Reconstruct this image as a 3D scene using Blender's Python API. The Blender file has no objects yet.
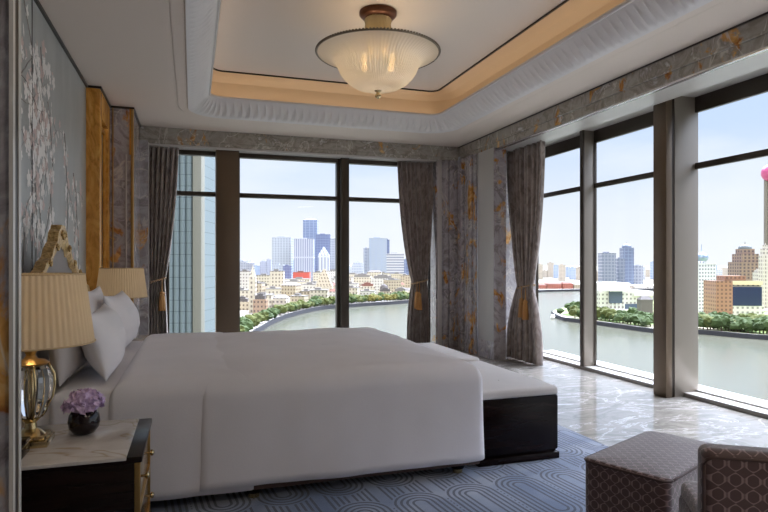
import bpy, bmesh, math, random
from mathutils import Vector, Matrix, noise
from mathutils.geometry import tessellate_polygon
PI = math.pi
random.seed(7)
C = bpy.context.scene.collection
S = bpy.context.scene

# ------------------------------------------------------------------ camera, sky, sun, exposure
F, U0, HV, CZ = 590.0, 384.0, 264.0, 1.2
A = math.radians(18.03); SA, CA = math.sin(A), math.cos(A)
cam = bpy.data.cameras.new('camera'); cam.sensor_width = 36; cam.lens = F / 768 * 36
cam.shift_y = 8 / 768; cam.clip_start = .05; cam.clip_end = 60000
camo = bpy.data.objects.new('camera', cam); C.objects.link(camo)
camo.location = (0, 0, CZ); camo.rotation_euler = (PI / 2, 0, -A); S.camera = camo
S.view_settings.view_transform = 'Standard'; S.view_settings.look = 'None'
S.view_settings.gamma = 1; S.view_settings.use_curve_mapping = False
S.view_settings.exposure = 0.38
SKY_STRENGTH = 1.08
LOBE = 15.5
W = bpy.data.worlds.new('sky'); S.world = W; W.use_nodes = True
wn = W.node_tree.nodes; wl = W.node_tree.links; wn.clear()
wo = wn.new('ShaderNodeOutputWorld'); wb = wn.new('ShaderNodeBackground'); wl.new(wb.outputs[0], wo.inputs[0])
tc = wn.new('ShaderNodeTexCoord'); sx = wn.new('ShaderNodeSeparateXYZ'); wl.new(tc.outputs['Generated'], sx.inputs[0])
cr = wn.new('ShaderNodeValToRGB'); wl.new(sx.outputs[2], cr.inputs[0])
e = cr.color_ramp.elements
e[0].position = 0.0; e[0].color = (.72, .74, .78, 1)
e[1].position = 1.0; e[1].color = (.8, .85, 1.0, 1)
for p, c in ((.08, (.66, .70, .76, 1)), (.2, (.48, .585, .78, 1)), (.36, (.42, .55, .80, 1)), (.44, (.62, .75, .98, 1)), (.56, (.8, .85, 1.0, 1))):
    k = e.new(p); k.color = c
mp = wn.new('ShaderNodeMapping'); mp.inputs['Scale'].default_value = (1.6, 1.6, 5); wl.new(tc.outputs['Generated'], mp.inputs[0])
nz = wn.new('ShaderNodeTexNoise'); nz.inputs['Scale'].default_value = 1.7; nz.inputs['Detail'].default_value = 6; wl.new(mp.outputs[0], nz.inputs[0])
c2 = wn.new('ShaderNodeValToRGB'); c2.color_ramp.elements[0].position = .42; c2.color_ramp.elements[1].position = .72
c2.color_ramp.elements[1].color = (.8, .8, .8, 1); wl.new(nz.outputs[0], c2.inputs[0])
mx = wn.new('ShaderNodeMixRGB'); gt_ = wn.new('ShaderNodeMath'); gt_.operation = 'LESS_THAN'; wl.new(sx.outputs[2], gt_.inputs[0]); gt_.inputs[1].default_value = .44
gm_ = wn.new('ShaderNodeMath'); gm_.operation = 'MULTIPLY'; wl.new(gt_.outputs[0], gm_.inputs[0]); wl.new(c2.outputs[0], gm_.inputs[1]); wl.new(gm_.outputs[0], mx.inputs[0]); wl.new(cr.outputs[0], mx.inputs[1]); mx.inputs[2].default_value = (.76, .77, .79, 1)
wl.new(mx.outputs[0], wb.inputs[0])
# brighter patch of sky above the view, added to light the room
def wm_(op, a, b):
    x = wn.new('ShaderNodeMath'); x.operation = op
    for i, v in enumerate((a, b)):
        if isinstance(v, (int, float)): x.inputs[i].default_value = v
        else: wl.new(v, x.inputs[i])
    return x.outputs[0]
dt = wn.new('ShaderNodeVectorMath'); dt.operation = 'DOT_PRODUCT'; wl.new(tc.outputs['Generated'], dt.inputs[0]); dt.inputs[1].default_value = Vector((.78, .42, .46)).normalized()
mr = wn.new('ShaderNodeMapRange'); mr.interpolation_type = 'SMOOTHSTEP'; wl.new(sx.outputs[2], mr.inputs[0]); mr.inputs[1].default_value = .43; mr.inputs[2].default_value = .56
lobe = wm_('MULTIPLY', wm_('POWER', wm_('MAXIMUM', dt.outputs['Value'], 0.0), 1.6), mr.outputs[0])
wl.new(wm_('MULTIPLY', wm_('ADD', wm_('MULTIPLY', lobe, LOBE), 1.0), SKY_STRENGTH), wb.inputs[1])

def light(name, kind, loc, power, color=(1, 1, 1), rot=(0, 0, 0), size=None, size_y=None, **k):
    l = bpy.data.lights.new(name, kind); l.energy = power; l.color = color
    if size is not None:
        if kind == 'AREA':
            l.size = size
            if size_y: l.shape = 'RECTANGLE'; l.size_y = size_y
        elif kind == 'POINT': l.shadow_soft_size = size
        elif kind == 'SUN': l.angle = size
    for a, v in k.items(): setattr(l, a, v)
    o = bpy.data.objects.new(name, l); C.objects.link(o); o.location = loc; o.rotation_euler = rot
    return o
sun_dir = Vector((.62, .55, -.62)).normalized()
sun = light('sun', 'SUN', (0, 0, 300), .95, (1, .93, .82), size=.01)
sun.rotation_euler = sun_dir.to_track_quat('-Z', 'Y').to_euler()
# daylight portals in the two glazed walls (they only guide sky sampling)
pb = light('portal_back', 'AREA', (1.5, 8.05, 1.35), 1, rot=(-PI / 2, 0, 0), size=4.1, size_y=2.8); pb.data.cycles.is_portal = True
pr = light('portal_right', 'AREA', (4.62, 2.8, 1.35), 1, rot=(0, PI / 2, 0), size=2.8, size_y=8.6); pr.data.cycles.is_portal = True
# warm strips lying in the ceiling cove
COVE = 1.7
WARM = (1, .82, .64)
BULB = .9                # each bulb of the ceiling light
FILL = 8.5               # each fill light added behind the camera

# ------------------------------------------------------------------ node helpers
def srgb(r, g, b):
    f = lambda c: ((c / 255 + .055) / 1.055) ** 2.4 if c > 10 else c / 255 / 12.92
    return (f(r), f(g), f(b), 1)
MATS = {}
def mat(name, col=None, rough=.5, metal=0, build=None, **kw):
    if name in MATS: return MATS[name]
    m = bpy.data.materials.new(name); m.use_nodes = True; MATS[name] = m
    n = m.node_tree.nodes; l = m.node_tree.links; b = n['Principled BSDF']
    if col: b.inputs['Base Color'].default_value = col
    b.inputs['Roughness'].default_value = rough; b.inputs['Metallic'].default_value = metal
    for k, v in kw.items(): b.inputs[k.replace('_', ' ')].default_value = v
    if build: build(n, l, b)
    return m
def N(n, t, **k):
    x = n.new('ShaderNode' + t)
    for a, v in k.items():
        if a in x.inputs.keys() if isinstance(a, str) else False: x.inputs[a].default_value = v
        else: setattr(x, a, v)
    return x
def ramp(n, l, src, stops, interp='LINEAR'):
    r = n.new('ShaderNodeValToRGB'); l.new(src, r.inputs[0]); r.color_ramp.interpolation = interp
    e = r.color_ramp.elements
    e[0].position, e[0].color = stops[0]; e[1].position, e[1].color = stops[-1]
    for p, c in stops[1:-1]: k = e.new(p); k.color = c
    return r
def noise_tex(n, l, vec, scale, detail=4, dist=0, rough=.5):
    t = n.new('ShaderNodeTexNoise'); t.inputs['Scale'].default_value = scale; t.inputs['Detail'].default_value = detail
    t.inputs['Distortion'].default_value = dist; t.inputs['Roughness'].default_value = rough
    if vec is not None: l.new(vec, t.inputs[0])
    return t
def mth(n, l, op, a, b=None, c=None):
    x = n.new('ShaderNodeMath'); x.operation = op
    for i, v in enumerate((a, b, c)):
        if v is None: continue
        if isinstance(v, (int, float)): x.inputs[i].default_value = v
        else: l.new(v, x.inputs[i])
    return x.outputs[0]
def mixc(n, l, f, a, b):
    x = n.new('ShaderNodeMixRGB')
    for i, v in enumerate((f, a, b)):
        if isinstance(v, (int, float)): x.inputs[i].default_value = v
        elif isinstance(v, tuple): x.inputs[i].default_value = v
        else: l.new(v, x.inputs[i])
    return x.outputs[0]
def objvec(n, scale=None, l=None, rot=None):
    t = n.new('ShaderNodeTexCoord')
    if scale is None: return t.outputs['Object']
    m = n.new('ShaderNodeMapping'); m.inputs['Scale'].default_value = scale
    if rot: m.inputs['Rotation'].default_value = rot
    l.new(t.outputs['Object'], m.inputs[0]); return m.outputs[0]
def bump(n, l, b, h, strength, dist=.01):
    x = n.new('ShaderNodeBump'); x.inputs['Strength'].default_value = strength; x.inputs['Distance'].default_value = dist
    l.new(h, x.inputs['Height']); l.new(x.outputs[0], b.inputs['Normal'])

def onyx(g0, g1, orange_at, oc=srgb(206, 154, 86)):
    def f(n, l, b):
        v = objvec(n)
        w = noise_tex(n, l, v, 4.5, 7, 1.1, .62)
        base = ramp(n, l, w.outputs[0], [(.32, g0), (.5, g1), (.60, g0), (.72, srgb(214, 210, 208))]).outputs[0]
        o = noise_tex(n, l, objvec(n, (1.9, 1.9, 1.1), l), 2.6, 6, .7, .62)
        om = ramp(n, l, o.outputs[0], [(orange_at, (0, 0, 0, 1)), (orange_at + .05, (1, 1, 1, 1))]).outputs[0]
        oc2 = ramp(n, l, noise_tex(n, l, v, 9, 4, 1).outputs[0], [(.35, srgb(150, 92, 40)), (.55, oc), (.7, srgb(226, 190, 136))]).outputs[0]
        c = mixc(n, l, om, base, oc2)
        vt = noise_tex(n, l, objvec(n, (1, 1, .6), l, (.3, .2, 0)), 2.2, 5, 1.2, .55)
        ve = ramp(n, l, mth(n, l, 'ABSOLUTE', mth(n, l, 'SUBTRACT', vt.outputs[0], .5)), [(.0, (.7, .7, .7, 1)), (.014, (0, 0, 0, 1))]).outputs[0]
        l.new(mixc(n, l, ve, c, srgb(214, 206, 196)), b.inputs['Base Color'])
    return f
M_onyx = mat('grey_onyx', rough=.14, build=onyx(srgb(138, 132, 132), srgb(176, 172, 176), .60))
M_onyx2 = mat('rusty_onyx', rough=.14, build=onyx(srgb(136, 128, 128), srgb(182, 176, 180), .57))
M_onyx3 = mat('orange_onyx', rough=.14, build=onyx(srgb(120, 112, 118), srgb(168, 164, 172), .50))
M_val = mat('valance_marble', rough=.2, build=onyx(srgb(136, 128, 118), srgb(168, 162, 152), .585))
def floor_b(n, l, b):
    v = objvec(n)
    w = noise_tex(n, l, objvec(n, (1, 1.6, 1), l, (0, 0, .6)), 1.3, 7, 2.2, .62)
    base = ramp(n, l, w.outputs[0], [(.3, srgb(132, 127, 120)), (.5, srgb(162, 157, 150)), (.56, srgb(138, 133, 126)), (.72, srgb(176, 171, 165))]).outputs[0]
    v2 = noise_tex(n, l, objvec(n, (1, 2.2, 1), l, (0, 0, -.5)), .8, 6, 2.6, .6)
    d = mth(n, l, 'ABSOLUTE', mth(n, l, 'SUBTRACT', v2.outputs[0], .5))
    ve = ramp(n, l, d, [(.0, (.9, .9, .9, 1)), (.008, (.4, .4, .4, 1)), (.025, (0, 0, 0, 1))]).outputs[0]
    l.new(mixc(n, l, ve, base, srgb(222, 218, 213)), b.inputs['Base Color'])
M_floor = mat('floor_marble', rough=.09, build=floor_b)
M_sill = mat('sill_stone', srgb(226, 222, 214), .3)
M_step = mat('step_stone', srgb(132, 126, 120), .3)
M_plaster = mat('ceiling_plaster', srgb(212, 199, 187), .75)
M_tray = mat('tray_plaster', srgb(212, 200, 188), .7)
M_mould = mat('carved_plaster', srgb(212, 208, 206), .6)
M_dark = mat('dark_bronze_trim', srgb(48, 38, 30), .4, .3)
M_frame = mat('bronze_window_frame', srgb(64, 55, 46), .42, .3)
M_post = mat('bronze_post', srgb(104, 88, 72), .38, .5)
M_greyp = mat('grey_metal_cheek', srgb(144, 135, 125), .35, .3)
M_panel = mat('silver_panel', srgb(190, 186, 182), .35, .1)
M_chrome = mat('chrome', srgb(215, 215, 220), .12, 1)
M_gold = mat('aged_gold', srgb(196, 160, 100), .28, 1)
M_brass = mat('brass', srgb(206, 184, 140), .22, 1)
def carve_b(n, l, b):
    t = noise_tex(n, l, objvec(n), 60, 4, .5)
    l.new(ramp(n, l, t.outputs[0], [(.3, srgb(158, 120, 66)), (.65, srgb(224, 192, 132))]).outputs[0], b.inputs['Base Color'])
    bump(n, l, b, t.outputs[0], .5, .01)
M_carved = mat('carved_gilding', rough=.36, metal=.75, build=carve_b)
M_wall = mat('plain_wall', srgb(176, 168, 158), .7)
def silver_b(n, l, b):
    t = noise_tex(n, l, objvec(n, (1, 1, .4), l), 5, 4)
    l.new(ramp(n, l, t.outputs[0], [(.3, srgb(160, 163, 161)), (.7, srgb(176, 178, 176))]).outputs[0], b.inputs['Base Color'])
M_silver = mat('silver_wallpaper', rough=.42, metal=.15, build=silver_b)
M_petal = mat('blossom_petals', srgb(232, 228, 224), .5)
M_petal2 = mat('pink_blossoms', srgb(206, 184, 178), .5)
M_twig = mat('painted_twigs', srgb(166, 158, 152), .6)
def burl_b(n, l, b):
    v = objvec(n, (1, 1, .5), l)
    t = noise_tex(n, l, v, 7, 7, 2.5, .65)
    c = ramp(n, l, t.outputs[0], [(.3, srgb(176, 112, 36)), (.5, srgb(216, 152, 66)), (.7, srgb(232, 176, 90))]).outputs[0]
    vo = n.new('ShaderNodeTexVoronoi'); vo.inputs['Scale'].default_value = 14; l.new(v, vo.inputs[0])
    k = ramp(n, l, vo.outputs[0], [(.0, (1, 1, 1, 1)), (.16, (0, 0, 0, 1))]).outputs[0]
    l.new(mixc(n, l, mth(n, l, 'MULTIPLY', k, .45), c, srgb(120, 66, 20)), b.inputs['Base Color'])
M_burl = mat('burl_wood', rough=.24, build=burl_b)
def ebony_b(n, l, b):
    t = noise_tex(n, l, objvec(n, (1, 1, 12), l), 3, 5, .5)
    l.new(ramp(n, l, t.outputs[0], [(.3, srgb(12, 7, 7)), (.7, srgb(30, 18, 16))]).outputs[0], b.inputs['Base Color'])
M_ebony = mat('dark_lacquered_wood', rough=.25, Specular_IOR_Level=.18, build=ebony_b)
def cloth_b(c0, c1, sc=160, bs=.25):
    def f(n, l, b):
        v = objvec(n)
        t = noise_tex(n, l, v, 2.5, 3)
        l.new(ramp(n, l, t.outputs[0], [(.3, c0), (.7, c1)]).outputs[0], b.inputs['Base Color'])
        bump(n, l, b, noise_tex(n, l, v, sc, 2).outputs[0], bs, .002)
    return f
M_sheet = mat('white_bed_linen', rough=.75, Sheen_Weight=.2, build=cloth_b(srgb(230, 226, 229), srgb(238, 234, 237)))
M_pillow = mat('white_pillow_linen', rough=.75, Sheen_Weight=.2, build=cloth_b(srgb(238, 235, 238), srgb(244, 241, 244)))
M_sham = mat('pearl_grey_sham', rough=.65, build=cloth_b(srgb(196, 188, 184), srgb(204, 196, 192)))
M_taupe = mat('taupe_upholstery', rough=.8, build=cloth_b(srgb(112, 92, 80), srgb(122, 102, 88), 220, .4))
M_greyvel = mat('grey_velvet', rough=.6, Sheen_Weight=.5, build=cloth_b(srgb(104, 98, 98), srgb(120, 114, 112), 120, .3))
M_benchc = mat('bench_cushion_fabric', rough=.7, Sheen_Weight=.2, build=cloth_b(srgb(196, 190, 186), srgb(206, 200, 196), 180, .3))
def curtain_b(n, l, b):
    v = objvec(n, (1, 1, .5), l)
    t = noise_tex(n, l, v, 14, 5, 1.2)
    l.new(ramp(n, l, t.outputs[0], [(.38, srgb(122, 108, 102)), (.6, srgb(164, 150, 142))]).outputs[0], b.inputs['Base Color'])
M_curtain = mat('taupe_damask_curtain', rough=.5, Sheen_Weight=.4, build=curtain_b)
M_tassel = mat('ochre_silk', rough=.6, build=cloth_b(srgb(176, 120, 60), srgb(210, 160, 100), 60, .5))
M_cord = mat('beige_cord', srgb(176, 150, 120), .6)
def shade_b(n, l, b):
    l.remove(b.outputs[0].links[0]); o = n['Material Output']
    d = n.new('ShaderNodeBsdfDiffuse'); t = n.new('ShaderNodeBsdfTranslucent'); m = n.new('ShaderNodeMixShader')
    for x in (d, t): x.inputs[0].default_value = srgb(236, 218, 188)
    m.inputs[0].default_value = .45; l.new(d.outputs[0], m.inputs[1]); l.new(t.outputs[0], m.inputs[2]); l.new(m.outputs[0], o.inputs[0])
M_shade = mat('pleated_cream_silk', build=shade_b)
def bowl_b(n, l, b):
    l.remove(b.outputs[0].links[0]); o = n['Material Output']
    t = n.new('ShaderNodeBsdfTranslucent'); t.inputs[0].default_value = srgb(240, 228, 206)
    d = n.new('ShaderNodeBsdfDiffuse'); d.inputs[0].default_value = srgb(232, 222, 204)
    g = n.new('ShaderNodeBsdfGlossy'); g.inputs['Roughness'].default_value = .15
    tr = n.new('ShaderNodeBsdfTransparent'); tr.inputs[0].default_value = srgb(240, 226, 200)
    m1 = n.new('ShaderNodeMixShader'); m1.inputs[0].default_value = .5; l.new(t.outputs[0], m1.inputs[1]); l.new(d.outputs[0], m1.inputs[2])
    m2 = n.new('ShaderNodeMixShader'); m2.inputs[0].default_value = .1; l.new(m1.outputs[0], m2.inputs[1]); l.new(g.outputs[0], m2.inputs[2])
    m3 = n.new('ShaderNodeMixShader'); m3.inputs[0].default_value = .22; l.new(m2.outputs[0], m3.inputs[1]); l.new(tr.outputs[0], m3.inputs[2])
    l.new(m3.outputs[0], o.inputs[0])
M_bowl = mat('ribbed_amber_glass', build=bowl_b)
M_crystal = mat('lamp_crystal', (1, 1, 1, 1), .02, Transmission_Weight=1.0, IOR=1.5)
M_bulb = mat('lit_bulb', (1, .8, .5, 1), Emission_Strength=1.2, Emission_Color=(1, .72, .42, 1))
def pane_b(n, l, b):
    l.remove(b.outputs[0].links[0]); o = n['Material Output']
    t = n.new('ShaderNodeBsdfTransparent'); t.inputs[0].default_value = (.97, .98, .98, 1)
    g = n.new('ShaderNodeBsdfGlossy'); g.inputs['Roughness'].default_value = .02
    f = n.new('ShaderNodeFresnel'); f.inputs[0].default_value = 1.2
    m = n.new('ShaderNodeMixShader'); ge = n.new('ShaderNodeNewGeometry')
    l.new(mth(n, l, 'MULTIPLY', f.outputs[0], mth(n, l, 'SUBTRACT', 1.0, ge.outputs['Backfacing'])), m.inputs[0]); l.new(t.outputs[0], m.inputs[1]); l.new(g.outputs[0], m.inputs[2]); l.new(m.outputs[0], o.inputs[0])
M_pane = mat('window_glass', build=pane_b)
def top_b(n, l, b):
    v = objvec(n); t = noise_tex(n, l, v, 3.5, 6, 1.5, .6)
    base = ramp(n, l, t.outputs[0], [(.3, srgb(182, 174, 166)), (.55, srgb(206, 200, 194)), (.7, srgb(190, 180, 168))]).outputs[0]
    t2 = noise_tex(n, l, objvec(n, (1, 1, 1), l, (0, 0, .8)), 1.1, 4, 1.2)
    d = mth(n, l, 'ABSOLUTE', mth(n, l, 'SUBTRACT', t2.outputs[0], .47))
    ve = ramp(n, l, d, [(0, (.6, .6, .6, 1)), (.006, (0, 0, 0, 1))]).outputs[0]
    l.new(mixc(n, l, ve, base, srgb(152, 128, 84)), b.inputs['Base Color'])
M_top = mat('cream_marble_top', rough=.12, build=top_b)
M_mirror = mat('antiqued_mirror', srgb(196, 176, 138), .18, .9)
M_blackgl = mat('black_glaze', srgb(24, 10, 14), .1)
def flower_b(n, l, b):
    t = noise_tex(n, l, objvec(n), 60, 3)
    l.new(ramp(n, l, t.outputs[0], [(.3, srgb(176, 148, 196)), (.65, srgb(222, 200, 232))]).outputs[0], b.inputs['Base Color'])
M_flower = mat('lilac_petals', rough=.7, build=flower_b)

def rug_b(n, l, b):
    """interlaced bundles of parallel lines that run straight and turn in arcs, in staggered cells"""
    t = n.new('ShaderNodeTexCoord'); m = n.new('ShaderNodeMapping'); m.inputs['Rotation'].default_value = (0, 0, PI / 2 - .1)
    m.inputs['Scale'].default_value = (1, 1, 1); l.new(t.outputs['Object'], m.inputs[0])
    s = n.new('ShaderNodeSeparateXYZ'); l.new(m.outputs[0], s.inputs[0])
    X, Y = s.outputs[0], s.outputs[1]
    def layer(dx, dy, cw, ch, half):
        x = mth(n, l, 'ADD', X, dx); y = mth(n, l, 'ADD', Y, dy)
        cx = mth(n, l, 'SUBTRACT', mth(n, l, 'MODULO', mth(n, l, 'ADD', x, cw * 40), cw), cw / 2)
        cy = mth(n, l, 'SUBTRACT', mth(n, l, 'MODULO', mth(n, l, 'ADD', y, ch * 40), ch), ch / 2)
        qx = mth(n, l, 'MAXIMUM', mth(n, l, 'SUBTRACT', mth(n, l, 'ABSOLUTE', cx), half), 0)
        return mth(n, l, 'SQRT', mth(n, l, 'ADD', mth(n, l, 'MULTIPLY', qx, qx), mth(n, l, 'MULTIPLY', cy, cy)))
    cw, ch = .70, .30
    d1 = layer(0, 0, cw, ch, .16); d2 = layer(cw / 2, ch / 2, cw, ch, .16)
    per = .030
    def lines(d):
        w = mth(n, l, 'MULTIPLY', mth(n, l, 'ADD', mth(n, l, 'SINE', mth(n, l, 'MULTIPLY', d, 2 * PI / per)), 1), .5)
        return mth(n, l, 'MULTIPLY', mth(n, l, 'GREATER_THAN', w, .58), mth(n, l, 'GREATER_THAN', d, .03))
    use1 = mth(n, l, 'LESS_THAN', d1, .146)
    w = n.new('ShaderNodeMix'); w.data_type = 'FLOAT'; l.new(use1, w.inputs[0]); l.new(lines(d2), w.inputs[2]); l.new(lines(d1), w.inputs[3])
    bg = noise_tex(n, l, objvec(n), 2.6, 4, .6)
    base = ramp(n, l, bg.outputs[0], [(.3, srgb(84, 102, 134)), (.5, srgb(120, 132, 156)), (.7, srgb(158, 162, 176))]).outputs[0]
    l.new(mixc(n, l, mth(n, l, 'MULTIPLY', w.outputs[0], .85), base, srgb(34, 40, 60)), b.inputs['Base Color'])
    bump(n, l, b, noise_tex(n, l, objvec(n), 300, 2).outputs[0], .5, .004)
M_rug = mat('blue_carpet', rough=.9, Sheen_Weight=.3, build=rug_b)
def ogee_b(dark, light_, k=1.0):
    def f(n, l, b):
        t = n.new('ShaderNodeTexCoord'); m = n.new('ShaderNodeMapping'); m.inputs['Scale'].default_value = (k, k, k); l.new(t.outputs['Object'], m.inputs[0])
        s = n.new('ShaderNodeSeparateXYZ'); l.new(m.outputs[0], s.inputs[0])
        nn = n.new('ShaderNodeSeparateXYZ'); l.new(t.outputs['Normal'], nn.inputs[0])
        top = mth(n, l, 'GREATER_THAN', nn.outputs[2], .6)
        def pick(p, q):
            w = n.new('ShaderNodeMix'); w.data_type = 'FLOAT'; l.new(top, w.inputs[0]); l.new(p, w.inputs[2]); l.new(q, w.inputs[3]); return w.outputs[0]
        a = pick(mth(n, l, 'ADD', s.outputs[0], s.outputs[1]), s.outputs[0]); c = pick(s.outputs[2], s.outputs[1])
        k_ = PI / .021
        ca = mth(n, l, 'COSINE', mth(n, l, 'MULTIPLY', a, k_)); cb = mth(n, l, 'COSINE', mth(n, l, 'MULTIPLY', c, k_)); cb2 = mth(n, l, 'COSINE', mth(n, l, 'MULTIPLY', c, 2 * k_))
        q = mth(n, l, 'ABSOLUTE', mth(n, l, 'ADD', mth(n, l, 'ADD', ca, cb), mth(n, l, 'MULTIPLY', cb2, .3)))
        q2 = mth(n, l, 'ABSOLUTE', mth(n, l, 'SUBTRACT', mth(n, l, 'ABSOLUTE', mth(n, l, 'MULTIPLY', ca, cb)), .80))
        f_ = ramp(n, l, q, [(.0, (1, 1, 1, 1)), (.20, (.9, .9, .9, 1)), (.34, (0, 0, 0, 1))]).outputs[0]
        l.new(mixc(n, l, f_, dark, light_), b.inputs['Base Color'])
        bump(n, l, b, f_, .3, .003)
    return f
M_ogee = mat('brown_lattice_fabric', rough=.55, Sheen_Weight=.6, build=ogee_b(srgb(82, 58, 56), srgb(146, 120, 118)))
M_brownw = mat('brown_welt', srgb(78, 58, 54), .6)

# ------------------------------------------------------------------ mesh helpers
def link(name, me, m=None, parent=None, kind=None, smooth=False, loc=None, rot=None):
    o = bpy.data.objects.new(name, me); C.objects.link(o)
    if m is not None:
        for x in (m if isinstance(m, (list, tuple)) else [m]): me.materials.append(x)
    if parent: o.parent = parent
    if kind: o['kind'] = kind
    if smooth:
        for p in me.polygons: p.use_smooth = True
    if loc: o.location = loc
    if rot: o.rotation_euler = rot
    return o
def bmobj(name, bm, m=None, parent=None, **k):
    bmesh.ops.recalc_face_normals(bm, faces=bm.faces)
    me = bpy.data.meshes.new(name); bm.to_mesh(me); bm.free(); return link(name, me, m, parent, **k)
def autosmooth(o, ang=35):
    for p in o.data.polygons: p.use_smooth = True
    es = []
    bm = bmesh.new(); bm.from_mesh(o.data)
    for ed in bm.edges:
        if len(ed.link_faces) == 2 and ed.calc_face_angle(0) > math.radians(ang): ed.smooth = False
    bm.to_mesh(o.data); bm.free(); return o
def add_box(bm, x0, x1, y0, y1, z0, z1, bev=0, mi=0, seg=2):
    vs = [bm.verts.new((x, y, z)) for x in (x0, x1) for y in (y0, y1) for z in (z0, z1)]
    fs = [(0, 1, 3, 2), (4, 6, 7, 5), (0, 4, 5, 1), (2, 3, 7, 6), (0, 2, 6, 4), (1, 5, 7, 3)]
    F_ = [bm.faces.new([vs[i] for i in f]) for f in fs]
    for f in F_: f.material_index = mi
    if bev:
        ed = set(); [ed.update(f.edges) for f in F_]
        r = bmesh.ops.bevel(bm, geom=list(ed), offset=bev, segments=seg, profile=.5, affect='EDGES')
        for f in r['faces']: f.material_index = mi
def box(name, x0, x1, y0, y1, z0, z1, m, parent=None, bev=0, kind=None, seg=2, smooth=None):
    bm = bmesh.new(); add_box(bm, min(x0, x1), max(x0, x1), min(y0, y1), max(y0, y1), min(z0, z1), max(z0, z1), bev, seg=seg)
    o = bmobj(name, bm, m, parent, kind=kind)
    if bev: autosmooth(o, 40)
    return o
def add_lathe(bm, prof, seg=48, cx=0, cy=0, cz=0, mod=None, mi=0, cap=True):
    rings = []
    for (r, z) in prof:
        ring = []
        for i in range(seg):
            a = 2 * PI * i / seg; rr = r if mod is None else mod(r, z, a)
            ring.append(bm.verts.new((cx + rr * math.cos(a), cy + rr * math.sin(a), cz + z)))
        rings.append(ring)
    for a, b in zip(rings, rings[1:]):
        for i in range(seg):
            f = bm.faces.new((a[i], a[(i + 1) % seg], b[(i + 1) % seg], b[i])); f.material_index = mi
    if cap:
        for r_ in (rings[0], rings[-1]):
            f = bm.faces.new(r_); f.material_index = mi
def lathe(name, prof, m, parent=None, seg=48, loc=(0, 0, 0), mod=None, cap=True, smooth=True, **k):
    bm = bmesh.new(); add_lathe(bm, prof, seg, *loc, mod=mod, cap=cap); o = bmobj(name, bm, m, parent, **k)
    if smooth: autosmooth(o, 50)
    return o
def add_tube(bm, pts, r, seg=8, mi=0):
    rings = []; pts = [Vector(p) for p in pts]
    for i, p in enumerate(pts):
        t = (pts[min(i + 1, len(pts) - 1)] - pts[max(i - 1, 0)]).normalized()
        up = Vector((0, 0, 1)) if abs(t.z) < .9 else Vector((1, 0, 0))
        a = t.cross(up).normalized(); b = t.cross(a)
        rr = r[i] if isinstance(r, (list, tuple)) else r
        rings.append([bm.verts.new(p + a * rr * math.cos(2 * PI * j / seg) + b * rr * math.sin(2 * PI * j / seg)) for j in range(seg)])
    for a, b in zip(rings, rings[1:]):
        for j in range(seg): bm.faces.new((a[j], a[(j + 1) % seg], b[(j + 1) % seg], b[j])).material_index = mi
    bm.faces.new(rings[0]); bm.faces.new(rings[-1])
def prism(name, poly, axis, a0, a1, m, parent=None, bev=0, **k):
    """poly in the plane across AXIS, pulled from a0 to a1"""
    def p3(p, a): return {'x': (a, p[0], p[1]), 'y': (p[0], a, p[1]), 'z': (p[0], p[1], a)}[axis]
    bm = bmesh.new(); A_ = [bm.verts.new(p3(p, a0)) for p in poly]; B_ = [bm.verts.new(p3(p, a1)) for p in poly]
    bm.faces.new(A_); bm.faces.new(B_[::-1]); n = len(poly)
    for i in range(n): bm.faces.new((A_[i], A_[(i + 1) % n], B_[(i + 1) % n], B_[i]))
    if bev: bmesh.ops.bevel(bm, geom=[e_ for e_ in bm.edges], offset=bev, segments=2, affect='EDGES')
    return bmobj(name, bm, m, parent, **k)
def tag(o, label, cat, group=None, kind=None):
    o['label'] = label; o['category'] = cat
    if group: o['group'] = group
    if kind: o['kind'] = kind
    return o
def thing(name, label, cat, loc=(0, 0, 0), rz=0, group=None):
    o = bpy.data.objects.new(name, None); C.objects.link(o); o.location = loc; o.rotation_euler = (0, 0, rz); o.empty_display_size = .1
    return tag(o, label, cat, group)
def struct_root(name, loc=(0, 0, 0)):
    o = bpy.data.objects.new(name, None); C.objects.link(o); o.location = loc; o['kind'] = 'structure'; return o
def copy_tree(o, parent=None):
    c = o.copy(); C.objects.link(c); c.parent = parent
    for ch in [x for x in bpy.data.objects if x.parent == o]: copy_tree(ch, c)
    return c
def P(u, v, s):
    r = (u - U0) / F * s; up = (HV - v) / F * s
    return Vector((s * SA + r * CA, s * CA - r * SA, CZ + up))

# ------------------------------------------------------------------ room shell
ZC = 2.85                  # ceiling
XL, XR, YB, YN = -.93, 4.385, 7.88, -1.6
XV, YV = 3.587, 7.60       # valance faces
box('floor', XL - .1, 4.24, YN, 8.1, -.12, 0, M_floor, kind='structure')
box('trim_1', 4.24, 4.66, YN, 6.9, -.12, .035, M_sill, kind='structure')
box('trim_60', 4.232, 4.242, YN, 6.9, 0, .036, M_step, kind='structure')
box('wall_left', XL - .12, XL, YN, 8.1, 0, ZC + .02, M_silver, kind='structure')
box('wall_near', XL, 4.7, YN - .12, YN, 0, ZC + .02, M_wall, kind='structure')
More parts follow.
